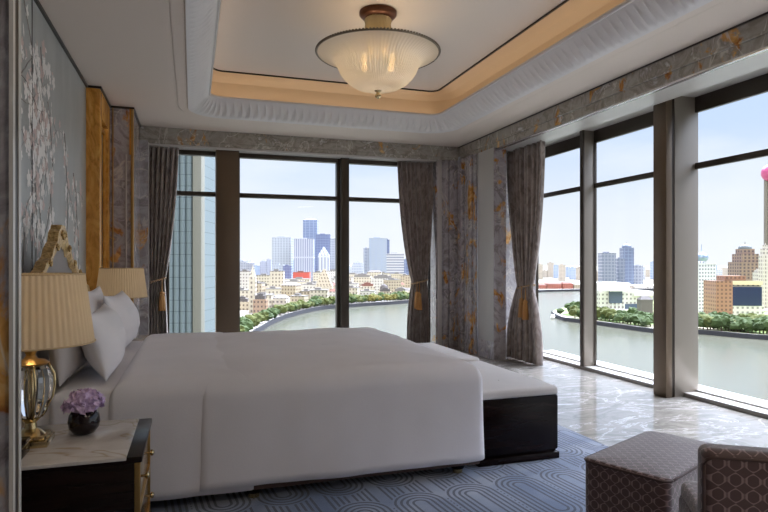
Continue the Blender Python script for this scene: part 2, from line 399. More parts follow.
# ceiling with rounded-rectangle opening
TX0, TX1, TY0, TY1, TR = -.04, 3.08, 2.5, 6.88, .36
def rrect(d, step=.02, x0=TX0, x1=TX1, y0=TY0, y1=TY1, R=TR):
    """rounded rectangle moved inward by d; the same number of points for any d"""
    out = []; nx = int((x1 - x0) / step); ny = int((y1 - y0) / step); nc = max(8, int(R * 1.57 / step)); r = max(R - d, .01)
    x0 += d; x1 -= d; y0 += d; y1 -= d
    segs = [((x0 + r, y0), (x1 - r, y0), nx, (x1 - r, y0 + r), -PI / 2), ((x1, y0 + r), (x1, y1 - r), ny, (x1 - r, y1 - r), 0),
            ((x1 - r, y1), (x0 + r, y1), nx, (x0 + r, y1 - r), PI / 2), ((x0, y1 - r), (x0, y0 + r), ny, (x0 + r, y0 + r), PI)]
    for a, b, n_, c, th in segs:
        for i in range(n_): t = i / n_; out.append((a[0] + (b[0] - a[0]) * t, a[1] + (b[1] - a[1]) * t))
        for i in range(nc): t = th + PI / 2 * i / nc; out.append((c[0] + r * math.cos(t), c[1] + r * math.sin(t)))
    return out
def ringmesh(name, loops, m, kind='structure', smooth=True, closed=False):
    bm = bmesh.new(); L = [[bm.verts.new(p) for p in lp] for lp in loops]
    if closed: L.append(L[0])
    for a, b in zip(L, L[1:]):
        for i in range(len(a)): bm.faces.new((a[i], a[(i + 1) % len(a)], b[(i + 1) % len(a)], b[i]))
    o = bmobj(name, bm, m, kind=kind)
    if smooth: autosmooth(o, 40)
    return o
def lp(d, z, step=.1): return [(x, y, z) for x, y in rrect(d, step)]
hole = [Vector((x, y, ZC)) for x, y in rrect(-.10, .1)]
outer = [Vector(p) for p in ((XL, YN, ZC), (4.7, YN, ZC), (4.7, 8.1, ZC), (XL, 8.1, ZC))]
tris = tessellate_polygon([outer, hole]); allv = outer + hole
me = bpy.data.meshes.new('ceiling'); me.from_pydata([tuple(v) for v in allv], [], [tuple(t) for t in tris]); me.update()
link('ceiling', me, M_plaster, kind='structure')
box('ceiling_slab', XL - .12, 4.8, YN - .12, 8.2, ZC + .62, ZC + .72, M_plaster, kind='structure').name = 'trim_2'
# shallow groove round the opening, then the flat band up to the moulding
ringmesh('trim_3', [lp(-.10, ZC), lp(-.10, ZC + .012), lp(-.094, ZC + .012), lp(-.094, ZC - .002), lp(-.01, ZC - .002), lp(0, ZC - .012)], M_plaster, smooth=False)
# carved lip moulding (rises inwards, hides the cove)
prof = []
NP = 16
for i in range(NP + 1):
    t = i / NP; prof.append((.0 + .21 * t ** .9, ZC - .012 + .165 * (t ** 1.5) + .0 * t, t))
base = rrect(0, .0125); nb = len(base)
cum = [0]
for i in range(1, nb): cum.append(cum[-1] + math.dist(base[i], base[i - 1]))
per = cum[-1] / round(cum[-1] / .085)
loops = []
for d, z, t in prof:
    pts = rrect(d, .0125); L = []
    env = max(0, math.sin(PI * min(1, max(0, (t - .12) / .80)))) ** .6
    for i, (x, y) in enumerate(pts):
        ph = (cum[i] / per + .25 * math.sin(t * 3)) % 1.0
        q = abs(ph - .5) * 2                                # 0 at a leaf's middle
        leaf = (1 - (q / (1.02 - .85 * t)) ** 2) if q < 1.02 - .85 * t else -.35
        rib = .25 * math.cos(q * 9)
        L.append((x, y, z - .012 * env * (leaf + rib)))
    loops.append(L)
ringmesh('trim_4', loops, M_mould, smooth=True)
ringmesh('trim_5', [lp(.20, ZC + .150), lp(.222, ZC + .146), lp(.228, ZC + .160), lp(.222, ZC + .178), lp(.195, ZC + .178), lp(.195, ZC + .16), lp(-.03, ZC + .05)], M_mould)
M_cove = mat('cove_plaster', srgb(214, 190, 158), .7)
ringmesh('trim_6', [lp(-.03, ZC), lp(-.03, ZC + .40), lp(.0, ZC + .43), lp(.06, ZC + .45)], M_cove)
ringmesh('trim_7', [lp(.06, ZC + .45), lp(.24, ZC + .45)], M_cove, smooth=False)
ringmesh('trim_8', [lp(.24, ZC + .45), lp(.24, ZC + .436), lp(.255, ZC + .436), lp(.255, ZC + .45)], M_dark, smooth=False)
bm = bmesh.new(); bm.faces.new([bm.verts.new((x, y, ZC + .45)) for x, y in rrect(.25, .1)]); bmobj('trim_9', bm, M_tray, kind='structure')
zc = ZC + .19; cx_, cy_ = (TX0 + TX1) / 2, (TY0 + TY1) / 2
for nm, loc, sx_, sy_ in (('cove_light', (TX0 + .08, cy_, zc), .05, 3.9), ('cove_light', (TX1 - .08, cy_, zc), .05, 3.9), ('cove_light', (cx_, TY1 - .08, zc), 2.7, .05), ('cove_light', (cx_, TY0 + .08, zc), 2.7, .05)):
    light(nm, 'AREA', loc, COVE * max(sx_, sy_) / 3.9, WARM, rot=(PI, 0, 0), size=sx_, size_y=sy_)

# fine dark trim line where walls meet the ceiling
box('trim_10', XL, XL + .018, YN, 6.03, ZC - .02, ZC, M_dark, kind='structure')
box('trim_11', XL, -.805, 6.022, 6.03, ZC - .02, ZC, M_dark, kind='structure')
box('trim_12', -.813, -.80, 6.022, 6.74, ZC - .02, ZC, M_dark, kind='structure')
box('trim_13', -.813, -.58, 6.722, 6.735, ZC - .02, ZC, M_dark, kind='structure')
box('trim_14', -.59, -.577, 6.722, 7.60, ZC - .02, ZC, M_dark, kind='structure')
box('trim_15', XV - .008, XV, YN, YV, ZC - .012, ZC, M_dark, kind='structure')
# seam between the two wallpaper panels
box('trim_16', XL, XL + .003, 4.09, 4.10, 0, ZC - .02, M_dark, kind='structure')

# burl wood portal on the left wall
pr_ = struct_root('door_1')
box('casing', XL, -.86, 6.03, 6.735, 0, ZC - .02, M_burl, pr_)
for y0, y1 in ((6.03, 6.16), (6.60, 6.735)): box('door_stile', -.862, -.813, y0, y1, 0, ZC - .02, M_burl, pr_, bev=.004)
box('door_head', -.862, -.813, 6.16, 6.60, 2.58, ZC - .02, M_burl, pr_, bev=.004)
for y0, y1 in ((6.20, 6.235), (6.525, 6.56)): box('inner_moulding', -.862, -.832, y0, y1, 0, 2.54, M_burl, pr_, bev=.005)
box('inner_moulding', -.862, -.832, 6.20, 6.56, 2.50, 2.54, M_burl, pr_, bev=.005)
box('door_panel', -.862, -.852, 6.245, 6.515, 0, 2.49, mat('dark_burl', srgb(92, 54, 18), .3), pr_)

# onyx pilaster in the left far corner, gold strips
box('wall_back', XL, -.59, 6.735, 8.1, 0, ZC, M_onyx2, kind='structure')
box('trim_17', -.625, -.588, 6.722, 6.735, 2.35, ZC - .02, M_burl, kind='structure')
box('trim_18', -.665, -.650, 6.722, 6.735, 0, 2.35, M_panel, kind='structure', bev=.003)
box('trim_19', -.61, -.582, 6.715, 6.735, 0, ZC - .02, M_gold, kind='structure', bev=.004)
box('trim_20', -.79, -.778, 6.722, 6.735, 0, ZC - .02, M_gold, kind='structure', bev=.003)
box('trim_21', -.59, -.50, YV, 8.1, 0, 2.68, M_onyx, kind='structure')
box('trim_22', -.505, -.49, YV + .01, YV + .05, 0, 2.66, M_panel, kind='structure')
box('trim_23', -.50, -.30, YB, 8.1, 0, 2.66, M_wall, kind='structure')

# valance over the back windows and over the right windows
bm = bmesh.new(); add_box(bm, -.59, XV, YV, YV + .08, 2.70, ZC, .004); add_box(bm, -.59, XV, YV + .012, YV + .08, 2.655, 2.70, .004); bmobj('wall_back_valance', bm, M_val, kind='structure').name = 'trim_24'
box('trim_25', -.59, 3.6, YV + .03, 8.1, 2.635, 2.656, M_panel, kind='structure')
box('trim_26', -.59, XV + .05, YV + .004, YV + .02, 2.715, 2.725, M_dark, kind='structure')
bm = bmesh.new(); add_box(bm, XV, XV + .06, YN, YV + .05, 2.735, ZC, .004); add_box(bm, XV - .008, XV + .06, YN, YV, 2.715, 2.735, .006); add_box(bm, XV + .012, XV + .06, YN, YV, 2.64, 2.715); bmobj('trim_27', bm, M_val, kind='structure')
box('trim_28', XV + .015, XV + .05, YN, YV, 2.618, 2.641, M_chrome, kind='structure', bev=.004)
box('trim_29', XV + .03, 3.98, YN, YV, 2.637, 2.655, M_panel, kind='structure')
box('trim_30', 3.96, 3.985, YN, 6.9, 2.645, ZC, M_panel, kind='structure')
box('trim_31', 3.985, 4.362, YN, 6.9, 2.72, 2.74, M_panel, kind='structure')
# rails the curtains run in
box('trim_33', 4.05, 4.09, YN, 6.85, 2.705, 2.719, M_chrome, kind='structure')

# corner pier between the glazed walls
box('wall_right', 3.74, 4.40, 6.85, 8.2, 0, ZC, M_onyx, kind='structure')
box('trim_34', XV, 3.745, 6.58, 8.2, 0, 2.66, M_panel, kind='structure')
def flutes(name, face, a0, a1, pos, n, m, z1=2.66):
    bm = bmesh.new(); w = (a1 - a0) / n
    for i in range(n):
        c0, c1 = a0 + i * w, a0 + (i + 1) * w; d = (.020, .045, .032)[i % 3]
        if face == 'x': add_box(bm, pos - d, pos + .02, c0 + .004, c1 - .004, 0, z1, .008)
        else: add_box(bm, c0 + .004, c1 - .004, pos - d, pos + .02, 0, z1, .008)
    return autosmooth(bmobj(name, bm, m, kind='structure'), 40)
flutes('trim_35', 'x', 7.04, 7.59, XV, 6, M_onyx2)
box('trim_36', 3.25, XV + .01, YV + .03, 8.2, 0, 2.66, M_onyx, kind='structure')
flutes('trim_37', 'y', 3.36, XV, YV + .03, 3, M_onyx2)
box('trim_38', 3.27, 3.33, YV + .01, YV + .04, 0, 2.66, M_panel, kind='structure', bev=.004)
box('trim_39', XV - .015, XV + .0, 7.00, 7.03, 0, 2.66, M_chrome, kind='structure', bev=.003)
box('trim_40', XV - .003, 3.75, 6.57, 6.585, 0, 2.66, M_onyx2, kind='structure')
box('baseboard_right', XV - .012, XV + .01, 6.56, 7.04, 0, .22, M_onyx2, kind='structure', bev=.003)

# foreground partition end
box('wall_entry', XL, -.290, 1.152, 1.187, 0, ZC, M_onyx3, kind='structure')
box('trim_41', -.2925, -.2863, 1.138, 1.151, 0, ZC, M_panel, kind='structure')
box('trim_42', -.292, -.289, 1.151, 1.152, 0, ZC, M_chrome, kind='structure')
box('trim_43', -.290, -.2875, 1.152, 1.172, 0, ZC, M_dark, kind='structure')
box('trim_44', -.290, -.2863, 1.173, 1.188, 0, ZC, M_panel, kind='structure')

# ------------------------------------------------------------------ windows
ZG0, ZG1 = .04, 2.58
ZT0, ZT1 = 2.065, 2.12
wcount = 0
def window(axis, pos, a0, a1, z1=ZG1, b=.035, head=.10, left_b=None):
    """axis 'y': pane in the plane Y=pos between X=a0..a1; axis 'x': pane in X=pos between Y=a0..a1"""
    global wcount; wcount += 1
    r = struct_root('window_%d' % wcount)
    def bx(nm, p0, p1, c0, c1, z0, z1_, m, par=r, bev=.003):
        if axis == 'y': return box(nm, c0, c1, p0, p1, z0, z1_, m, par, bev)
        return box(nm, p0, p1, c0, c1, z0, z1_, m, par, bev)
    p0, p1 = (pos - .05, pos + .05) if axis == 'y' else (pos - .025, pos + .012)
    bx('jamb', p0, p1, a0, a0 + b, ZG0, z1 + head, M_frame); bx('jamb', p0, p1, a1 - b, a1, ZG0, z1 + head, M_frame)
    bx('head_bar', p0, p1, a0 + b, a1 - b, z1, z1 + head, M_frame)
    bx('sill_bar', pos - .006, p1, a0 + b, a1 - b, .0355, ZG0 + .012, M_panel)
    bx('transom', p0, p1, a0 + b, a1 - b, ZT0, ZT1, M_frame)
    bx('pane', pos, pos + .01, a0 + b, a1 - b, ZG0 + .012, ZT0, M_pane, bev=0)
    bx('pane', pos, pos + .01, a0 + b, a1 - b, ZT1, z1, M_pane, bev=0)
    return r
window('y', YB, -.31, .34, b=.04); window('y', YB, .55, 1.915, b=.04); window('y', YB, 2.03, 3.26, b=.01)
for a0, a1 in ((5.72, 6.85), (4.35, 5.66), (2.88, 4.25), (1.55, 2.84), (.10, 1.42), (-1.45, .06)):
    window('x', XR, a0, a1, b=.004, head=.14)
box('trim_45', .287, .57, 7.70, 8.02, .0, 2.64, M_post, kind='structure', bev=.004)
box('trim_46', 1.915, 2.03, 7.76, 7.95, .0, 2.64, M_frame, kind='structure', bev=.004)
box('trim_47', -.62, 3.3, YB - .06, 8.1, 0, .04, M_sill, kind='structure')
tn = 48
for y0, y1 in ((5.66, 5.72), (2.84, 2.88), (.06, .10)):
    box('trim_%d' % tn, 4.215, 4.235, y0, y1, .0352, 2.719, M_frame, kind='structure', bev=.003); tn += 1
    box('trim_%d' % tn, 4.235, 4.396, y0 + .004, y1 - .002, .0352, 2.719, M_greyp, kind='structure', bev=.003); tn += 1
for y0, y1 in ((4.235, 4.39), (1.40, 1.555), (-1.59, -1.44)):
    box('trim_%d' % tn, 4.03, 4.10, y0, y1, 0, 2.719, M_post, kind='structure', bev=.005); tn += 1
    box('trim_%d' % tn, 4.10, 4.13, y0 + .008, y1 - .008, 0, 2.719, M_dark, kind='structure'); tn += 1
    box('trim_%d' % tn, 4.13, 4.40, y0 + .002, y1 - .002, 0, 2.719, M_greyp, kind='structure', bev=.004); tn += 1
box('trim_%d' % tn, 4.36, 4.66, YN, 6.9, 2.72, ZC + .02, M_frame, kind='structure'); tn += 1

# painted blossom branches on the silver wallpaper (slight relief)
bm = bmesh.new(); rb = random.Random(3)
def petal(y, z, r, mi):
    th = rb.random() * 6.28
    n_ = 5
    c = bm.verts.new((XL + .0035, y, z)); ring = []
    for i in range(n_ * 4):
        a = th + 2 * PI * i / (n_ * 4); rr = r * (.55 + .45 * abs(math.cos(n_ * (a - th) / 2)))
        ring.append(bm.verts.new((XL + .002, y + rr * math.cos(a), z + rr * math.sin(a) * 1.1)))
    for i in range(len(ring)): bm.faces.new((c, ring[i], ring[(i + 1) % len(ring)])).material_index = mi
def leaf(y, z, r, a, mi):
    pts = [(1, 0), (.3, .32), (-.6, .22), (-1, 0), (-.6, -.22), (.3, -.32)]
    f = bm.faces.new([bm.verts.new((XL + .002, y + r * (p[0] * math.cos(a) - p[1] * math.sin(a)), z + r * (p[0] * math.sin(a) + p[1] * math.cos(a)))) for p in pts]); f.material_index = mi
def branch(y, z, a, L, r, depth):
    pts = [(XL + .002, y, z)]; n_ = int(L / .06)
    for i in range(n_):
        a += rb.uniform(-.28, .28) + (-.05 if math.cos(a) > 0 else .05); y += .06 * math.cos(a); z += .06 * math.sin(a)
        if z > 2.78 or y > 5.95 or z < .9: break
        pts.append((XL + .002, y, z))
        if rb.random() < .75:
            for _ in range(rb.randint(1, 3)):
                yy, zz = y + rb.uniform(-.09, .09), z + rb.uniform(-.09, .09)
                if rb.random() < .45: petal(yy, zz, rb.uniform(.025, .06), 0 if rb.random() < .65 else 1)
                else: leaf(yy, zz, rb.uniform(.02, .045), rb.random() * 6.28, 0 if rb.random() < .7 else 1)
        if depth and rb.random() < .16: branch(y, z, a + rb.choice((-1, 1)) * rb.uniform(.5, 1.0), L * .55, r * .6, depth - 1)
    if len(pts) > 2: add_tube(bm, pts, [r * (1 - .6 * i / len(pts)) for i in range(len(pts))], 5, 2)
branch(3.55, 2.30, .35, 1.3, .003, 1); branch(3.9, 2.75, -1.1, 1.2, .003, 1); branch(4.3, 2.6, -1.35, 1.6, .003, 1)
branch(4.5, 2.3, -1.0, 1.2, .003, 1); branch(5.05, 2.2, -1.35, 1.0, .003, 1); branch(5.4, 1.95, -1.2, .7, .004, 1); branch(3.3, 1.9, .8, 1.2, .003, 1)
branch(4.05, 2.1, -1.2, 1.0, .003, 1)
bmobj('wall_left_painting', bm, [M_petal, M_petal2, M_twig], kind='structure').name = 'trim_%d' % tn; tn += 1

# ------------------------------------------------------------------ curtains
def curtain(label, ax, ay, bx_, by_, z0, z1, wz, wc, ww, bc, bw, folds, depth, tassels, seed):
    """top runs A->B; waist at height wz centred at fraction wc with width fraction ww; hem centre bc, width bw"""
    root = thing('curtain', label, 'curtain', ((ax + bx_) / 2, (ay + by_) / 2, z0), group='tied back taupe curtains')
    off = Vector(root.location)
    A_, B_ = Vector((ax, ay, 0)), Vector((bx_, by_, 0)); d = (B_ - A_); L = d.length; dn = d.normalized(); nrm = Vector((-dn.y, dn.x, 0))
    rr = random.Random(seed); ph = [rr.uniform(0, 6.28) for _ in range(4)]
    NU, NV = folds * 12, 60; bm = bmesh.new(); G = []
    for j in range(NV + 1):
        z = z0 + (z1 - z0) * j / NV
        if z >= wz:
            t = (z - wz) / (z1 - wz); k = 1 - (1 - t) ** 2.2 if t < 1 else 1
            k = t ** .75; c = wc + (.5 - wc) * k; w = ww + (1 - ww) * (math.sin(k * PI / 2) ** 1.1); dep = depth * (.55 + .45 * k)
        else:
            t = (wz - z) / (wz - z0); k = math.sin(min(1, t * 1.2) * PI / 2) ** .8; c = wc + (bc - wc) * k; w = ww + (bw - ww) * k; dep = depth * (.55 + .55 * k)
        row = []
        for i in range(NU + 1):
            q = i / NU; a = q * folds * 2 * PI
            off_n = dep * (math.sin(a + .5 * math.sin(ph[0] + z * 1.3)) * .8 + .25 * math.sin(a * .37 + ph[1]) + .15 * math.sin(2.1 * a + ph[2] + z))
            s_ = (c + (q - .5) * w + .010 * math.sin(a * 2 + ph[3])) * L
            p = A_ + dn * s_ + nrm * off_n; row.append(bm.verts.new((p.x - off.x, p.y - off.y, z - z0)))
        G.append(row)
    for j in range(NV):
        for i in range(NU): bm.faces.new((G[j][i], G[j][i + 1], G[j + 1][i + 1], G[j + 1][i]))
    o = bmobj('drape', bm, M_curtain, root, smooth=True)
    sm = o.modifiers.new('th', 'SOLIDIFY'); sm.thickness = .006
    # tie-back: an elliptical rope round the waist, with tassels
    cc = A_ + dn * (wc * L) - off; bm = bmesh.new(); pts = []
    for i in range(33):
        a = 2 * PI * i / 32; p = cc + dn * (math.cos(a) * ww * L * .56) + nrm * (math.sin(a) * (depth * .75 + .012)); pts.append((p.x, p.y, wz - z0 + .03 * math.cos(a)))
    add_tube(bm, pts, .011, 8); tb = bmobj('tieback', bm, M_cord, root, smooth=True)
    for (tf, dz) in tassels:
        p = cc + dn * (tf * L) + nrm * (-(depth * .8 + .028) if True else 0)
        bm = bmesh.new(); add_lathe(bm, [(.004, .14), (.006, .0), (.024, -.015), (.030, -.035), (.021, -.05), (.028, -.065), (.042, -.24)], 16, p.x, p.y, wz - z0 - .13 + dz, mod=lambda r, z, a: r * (1 + (.06 * math.cos(8 * a) if z < -.05 else 0)))
        bmobj('tassel', bm, M_tassel, root, smooth=True)
    return root
curtain('taupe curtain tied back beside the onyx pilaster, near the far bedside lamp', -.49, 7.74, -.155, 7.74, .01, 2.632, 1.00, .26, .50, .30, .62, 6, .045, ((.17, 0),), 1)
curtain('taupe curtain tied back where the far windows end at the corner pier', 2.72, 7.74, 3.24, 7.74, .01, 2.632, .95, .62, .42, .58, .62, 8, .05, ((-.12, 0), (-.05, -.02)), 2)
curtain('taupe curtain tied back at the river side, on the marble floor', 3.89, 6.74, 3.89, 5.93, .01, 2.634, .92, .50, .40, .47, .90, 9, .055, ((.02, 0), (.13, -.02)), 3)

# ------------------------------------------------------------------ rug
box('rug', XL + .02, 2.58, .2, 5.45, .0005, .012, M_rug, bev=.003)
tag(bpy.data.objects['rug'], 'large blue rug with dark interlaced line bundles under the bed and bench', 'rug')
RZ = .0125
# ------------------------------------------------------------------ soft goods
def rbox_soft(name, x0, x1, y0, y1, z0, z1, r, puff, m, parent=None, R=.06, wr=.004, seed=0, flare=0, step=.035, loc=None, droop=0):
    """cloth-covered slab: plan is a rounded rectangle, the upper edge rolls over, the top swells"""
    bm = bmesh.new(); loops = []; ox, oy, oz = loc or (0, 0, 0)
    half = min(x1 - x0, y1 - y0) / 2
    H = z1 - z0 - r
    nside = max(2, int(H / .04)); prof_ = [(-flare * (1 - i / nside) ** 1.5, z0 + H * i / nside) for i in range(nside + 1)]
    for i in range(1, 9): a = PI / 2 * i / 8; prof_.append((r - r * math.cos(a), z1 - r + r * math.sin(a)))
    nin = 16
    for i in range(1, nin + 1):
        d = r + (half - r) * (i / nin) * .9998; prof_.append((d, z1))
    for d, z in prof_:
        L = []
        for x, y in rrect(d, step, x0, x1, y0, y1, R):
            t = min(1, max(0, (d) / half)); pz = puff * (1 - (1 - t) ** 2.4)
            nv = noise.noise(Vector((x * 1.7 + seed, y * 1.7, z * 1.2))); n2 = noise.noise(Vector((x * 6 + seed, y * 5, z * 3)))
            zz = z + pz + wr * (2.2 * nv + n2) * (1 if z > z0 + .05 else .4)
            k = wr * 1.6 * (nv + .6 * n2)
            L.append(bm.verts.new((x - ox + k * .5, y - oy + k, zz - oz)))
        loops.append(L)
    for a, b in zip(loops, loops[1:]):
        for i in range(len(a)): bm.faces.new((a[i], a[(i + 1) % len(a)], b[(i + 1) % len(a)], b[i]))
    bm.faces.new(loops[0])
    bmesh.ops.remove_doubles(bm, verts=bm.verts, dist=.0015)
    return bmobj(name, bm, m, parent, smooth=True)
BY0, BY1, BX0, BX1 = 3.0, 4.95, -.74, 1.56
bed = thing('bed', 'wide bed with gilded carved headboard and low brown base on short legs', 'bed', (.4, 3.975, RZ))
OFF = Vector(bed.location)
def B(o):                                    # re-seat a mesh written in room coordinates under its thing
    o.data.transform(Matrix.Translation(-Vector(o.parent.location))); return o
B(box('bed_base', BX0, BX1 - .01, BY0 + .004, BY1 - .004, .068, .30, mat('brown_bed_base', srgb(84, 64, 54), .6), bed, bev=.008))
B(box('mattress', BX0, BX1 - .04, BY0 + .035, BY1 - .035, .30, .575, M_sheet, bed, bev=.04, seg=4))
for x, y in ((1.44, 3.07), (1.44, 4.88), (.30, 3.07), (.30, 4.88), (-.6, 3.07), (-.6, 4.88)):
    lg = B(lathe('leg', [(.050, .062), (.046, .05), (.036, .028)], M_ebony, bed, 16, (x, y, RZ)))
    ca = lathe('caster', [(.020, .030), (.028, .024), (.028, .003), (.022, 0)], M_brass, lg, 16, (x - OFF.x, y - OFF.y, RZ - OFF.z))
# headboard outline
half = [(0, 1.432), (.05, 1.432), (.075, 1.405), (.10, 1.40), (.13, 1.38), (.16, 1.33), (.20, 1.315), (.25, 1.29), (.30, 1.24), (.35, 1.225), (.42, 1.21), (.48, 1.17), (.56, 1.15), (.66, 1.14), (.74, 1.11), (.80, 1.06), (.86, 1.05), (.93, 1.04), (.98, 1.0), (.985, .9), (.985, .05)]
hy = 3.97
outl = [(hy - a, z) for a, z in half[::-1]] + [(hy + a, z) for a, z in half[1:]]
innl = [(hy + (y - hy) * .91, z - .055 - .09 * max(0, 1 - abs(y - hy) / .25) if z > .06 else z) for y, z in outl]
hb = B(prism('headboard', innl, 'x', -.785, -.757, M_greyvel, bed)); hb['label'] = 'grey velvet panel of the headboard'
bm = bmesh.new(); R4 = [[bm.verts.new((x, y, z)) for y, z in lst] for x, lst in ((-.79, outl), (-.735, outl), (-.735, [(a[0] * .45 + b[0] * .55, a[1] * .45 + b[1] * .55) for a, b in zip(outl, innl)]), (-.755, innl), (-.79, innl))]
for a, b in zip(R4, R4[1:] + [R4[0]]):
    for i in range(len(a) - 1): bm.faces.new((a[i], a[i + 1], b[i + 1], b[i]))
fr = bmobj('headboard_frame', bm, M_carved, None); fr.parent = bed; B(fr); autosmooth(fr, 30)
for sgn in (-1, 1):
    for (a0, z0_, r_) in ((.0, 1.335, .030), (.15, 1.26, .022), (.33, 1.17, .02), (.52, 1.11, .018), (.70, 1.065, .016)):
        pts = []; bm = bmesh.new()
        for i in range(26): th = i / 25 * 4.2 * PI / 2; rr = r_ * 1.3 * (1 - i / 30); pts.append((-.730, hy + sgn * (a0 + .02 + rr * math.cos(th)), z0_ + .03 + rr * math.sin(th)))
        add_tube(bm, pts, [.007 * (1 - .5 * i / 25) for i in range(26)], 6)
        sc = bmobj('scroll', bm, M_carved, None, smooth=True); sc.parent = fr; sc.data.transform(Matrix.Translation(-OFF))

o = rbox_soft('sheet', -.62, .35, BY0 + .012, BY1 - .012, .12, .610, .05, .012, M_sheet, R=.03, wr=.003, seed=4)
tag(o, 'white sheet over the head end of the mattress, under the pillows', 'sheet')
o = rbox_soft('turned_down_cover', -.37, .30, BY0 - .006, BY1 + .005, .078, .640, .085, .035, M_sheet, R=.03, wr=.005, seed=14)
tag(o, 'white cover band folded back between the pillows and the duvet', 'blanket')
o = rbox_soft('duvet', .03, BX1 + .012, BY0 - .016, BY1 + .02, .098, .640, .10, .05, M_sheet, R=.045, wr=.006, seed=9, flare=.012)
tag(o, 'large smooth white duvet hanging over the sides and foot of the bed', 'duvet')

def pillow(label, loc, w, h, th, tilt, yaw=0, m=M_pillow, seed=0, group='pillows on the bed', roll=0):
    bm = bmesh.new(); n_ = 26; G = {}
    for side in (1, -1):
        for i in range(n_ + 1):
            for j in range(n_ + 1):
                a = -1 + 2 * i / n_; b = -1 + 2 * j / n_
                if side == -1 and (i in (0, n_) or j in (0, n_)): G[(side, i, j)] = G[(1, i, j)]; continue
                e_ = max(0, (1 - abs(a) ** 2.2)) ** .62 * max(0, (1 - abs(b) ** 2.2)) ** .62
                pin = 1 - .09 * (1 - abs(b) ** 2) * abs(a) ** 4; pin2 = 1 - .13 * (1 - abs(a) ** 2) * abs(b) ** 4
                k = noise.noise(Vector((a * 1.3 + seed, b * 1.3, side))) * .22 + 1
                wv = .006 * noise.noise(Vector((a * 5, b * 5, seed + side)))
                G[(side, i, j)] = bm.verts.new((side * (th / 2 * e_ * k + wv * e_), a * w / 2 * pin, (b * pin2 + 1) * h / 2))
        for i in range(n_):
            for j in range(n_):
                f = [G[(side, i, j)], G[(side, i + 1, j)], G[(side, i + 1, j + 1)], G[(side, i, j + 1)]]; bm.faces.new(f if side == 1 else f[::-1])
    o = bmobj('pillow', bm, m, None, smooth=True)
    o.rotation_euler = (roll, -tilt, yaw); o.location = loc
    mdf = o.modifiers.new('s', 'SUBSURF'); mdf.levels = 1; mdf.render_levels = 1
    tag(o, label, 'pillow', group); return o
TP = .622
pillow('pearl grey cushion standing at the headboard on the near bedside lamp side', (-.585, 3.47, TP), .82, .36, .15, .12, 0, M_sham, 1)
pillow('white pillow at the headboard on the window side, mostly behind another', (-.60, 4.36, TP), .80, .43, .14, .10, 0, M_pillow, 2)
pillow('white pillow leaning in front, nearest the lilac flowers, with a tall pointed corner', (-.405, 3.55, TP + .003), .88, .355, .19, .27, 0.03, M_pillow, 3, roll=.0)
pillow('white pillow leaning in front on the window side, beyond the nearest one', (-.42, 4.47, TP + .003), .84, .395, .19, .25, -.03, M_pillow, 5)

# ------------------------------------------------------------------ bench at the foot of the bed
bench = thing('bench', 'long dark lacquered bench with pale cushions at the foot of the bed', 'bench', (1.86, 4.1, RZ))
B(box('body', 1.600, 2.125, 3.115, 5.08, .055, .405, M_ebony, bench, bev=.008))
B(box('plinth', 1.590, 2.140, 3.10, 5.09, RZ, .055, M_ebony, bench, bev=.006))
B(box('end_panel', 1.595, 2.13, 3.10, 3.117, .07, .40, M_ebony, bench, bev=.01))
for y0, y1, z1, lb in ((3.10, 4.13, .452, 'pale near cushion'), (4.14, 5.10, .470, 'pale far cushion, a little thicker')):
    c_ = rbox_soft('cushion', 1.592, 2.140, y0, y1, .405, z1, .022, .006, M_benchc, bench, R=.03, wr=.0012, seed=y0)
    B(c_); c_['label'] = lb

# ------------------------------------------------------------------ nightstands
def nightstand(label, x0, x1, y0, y1, h):
    t = thing('nightstand', label, 'nightstand', (x0, (y0 + y1) / 2, RZ), group='bedside nightstands')
    dx, hw = x1 - x0, (y1 - y0) / 2; H = h - RZ
    box('body', 0, dx - .012, -hw + .008, hw - .008, .05, H - .022, M_ebony, t, bev=.004)
    box('plinth', .03, dx - .05, -hw + .04, hw - .04, 0, .05, M_ebony, t)
    box('top_frame', 0, dx + .012, -hw + .006, hw, H - .024, H - .004, M_ebony, t, bev=.004)
    box('marble_top', .004, dx - .035, -hw, hw - .006, H - .012, H, M_top, t, bev=.002)
    fr_ = bmesh.new()
    for yy in (-hw + .012, hw - .022): add_box(fr_, dx - .012, dx + .006, yy - .003, yy + .013, .05, H - .026, .002)
    for zz in (.05, .05 + (H - .08) / 3, .05 + 2 * (H - .08) / 3, H - .036): add_box(fr_, dx - .012, dx + .006, -hw + .012, hw - .012, zz - .003, zz + .013, .002)
    bmobj('gilt_frame', fr_, M_gold, t)
    for i in range(3):
        z0_ = .05 + (H - .08) / 3 * i + .012; z1_ = .05 + (H - .08) / 3 * (i + 1) - .002
        d = box('drawer', dx - .012, dx - .001, -hw + .026, hw - .026, z0_, z1_, M_mirror, t, bev=.002)
        for yy in (-hw * .5, hw * .5):
            lathe('knob', [(.004, 0), (.004, .012), (.011, .016), (.012, .022), (.006, .028)], M_brass, d, 14).data.transform(Matrix.Translation((dx - .001, yy, (z0_ + z1_) / 2)) @ Matrix.Rotation(PI / 2, 4, 'Y'))
    return t
NH = .582
nightstand('dark nightstand with cream marble top and gilt drawer fronts holding lilac flowers', XL + .005, -.165, 2.05, 2.56, NH)
nightstand('dark nightstand on the window side of the bed, mostly hidden by pillows', XL + .005, -.165, 5.02, 5.53, NH)

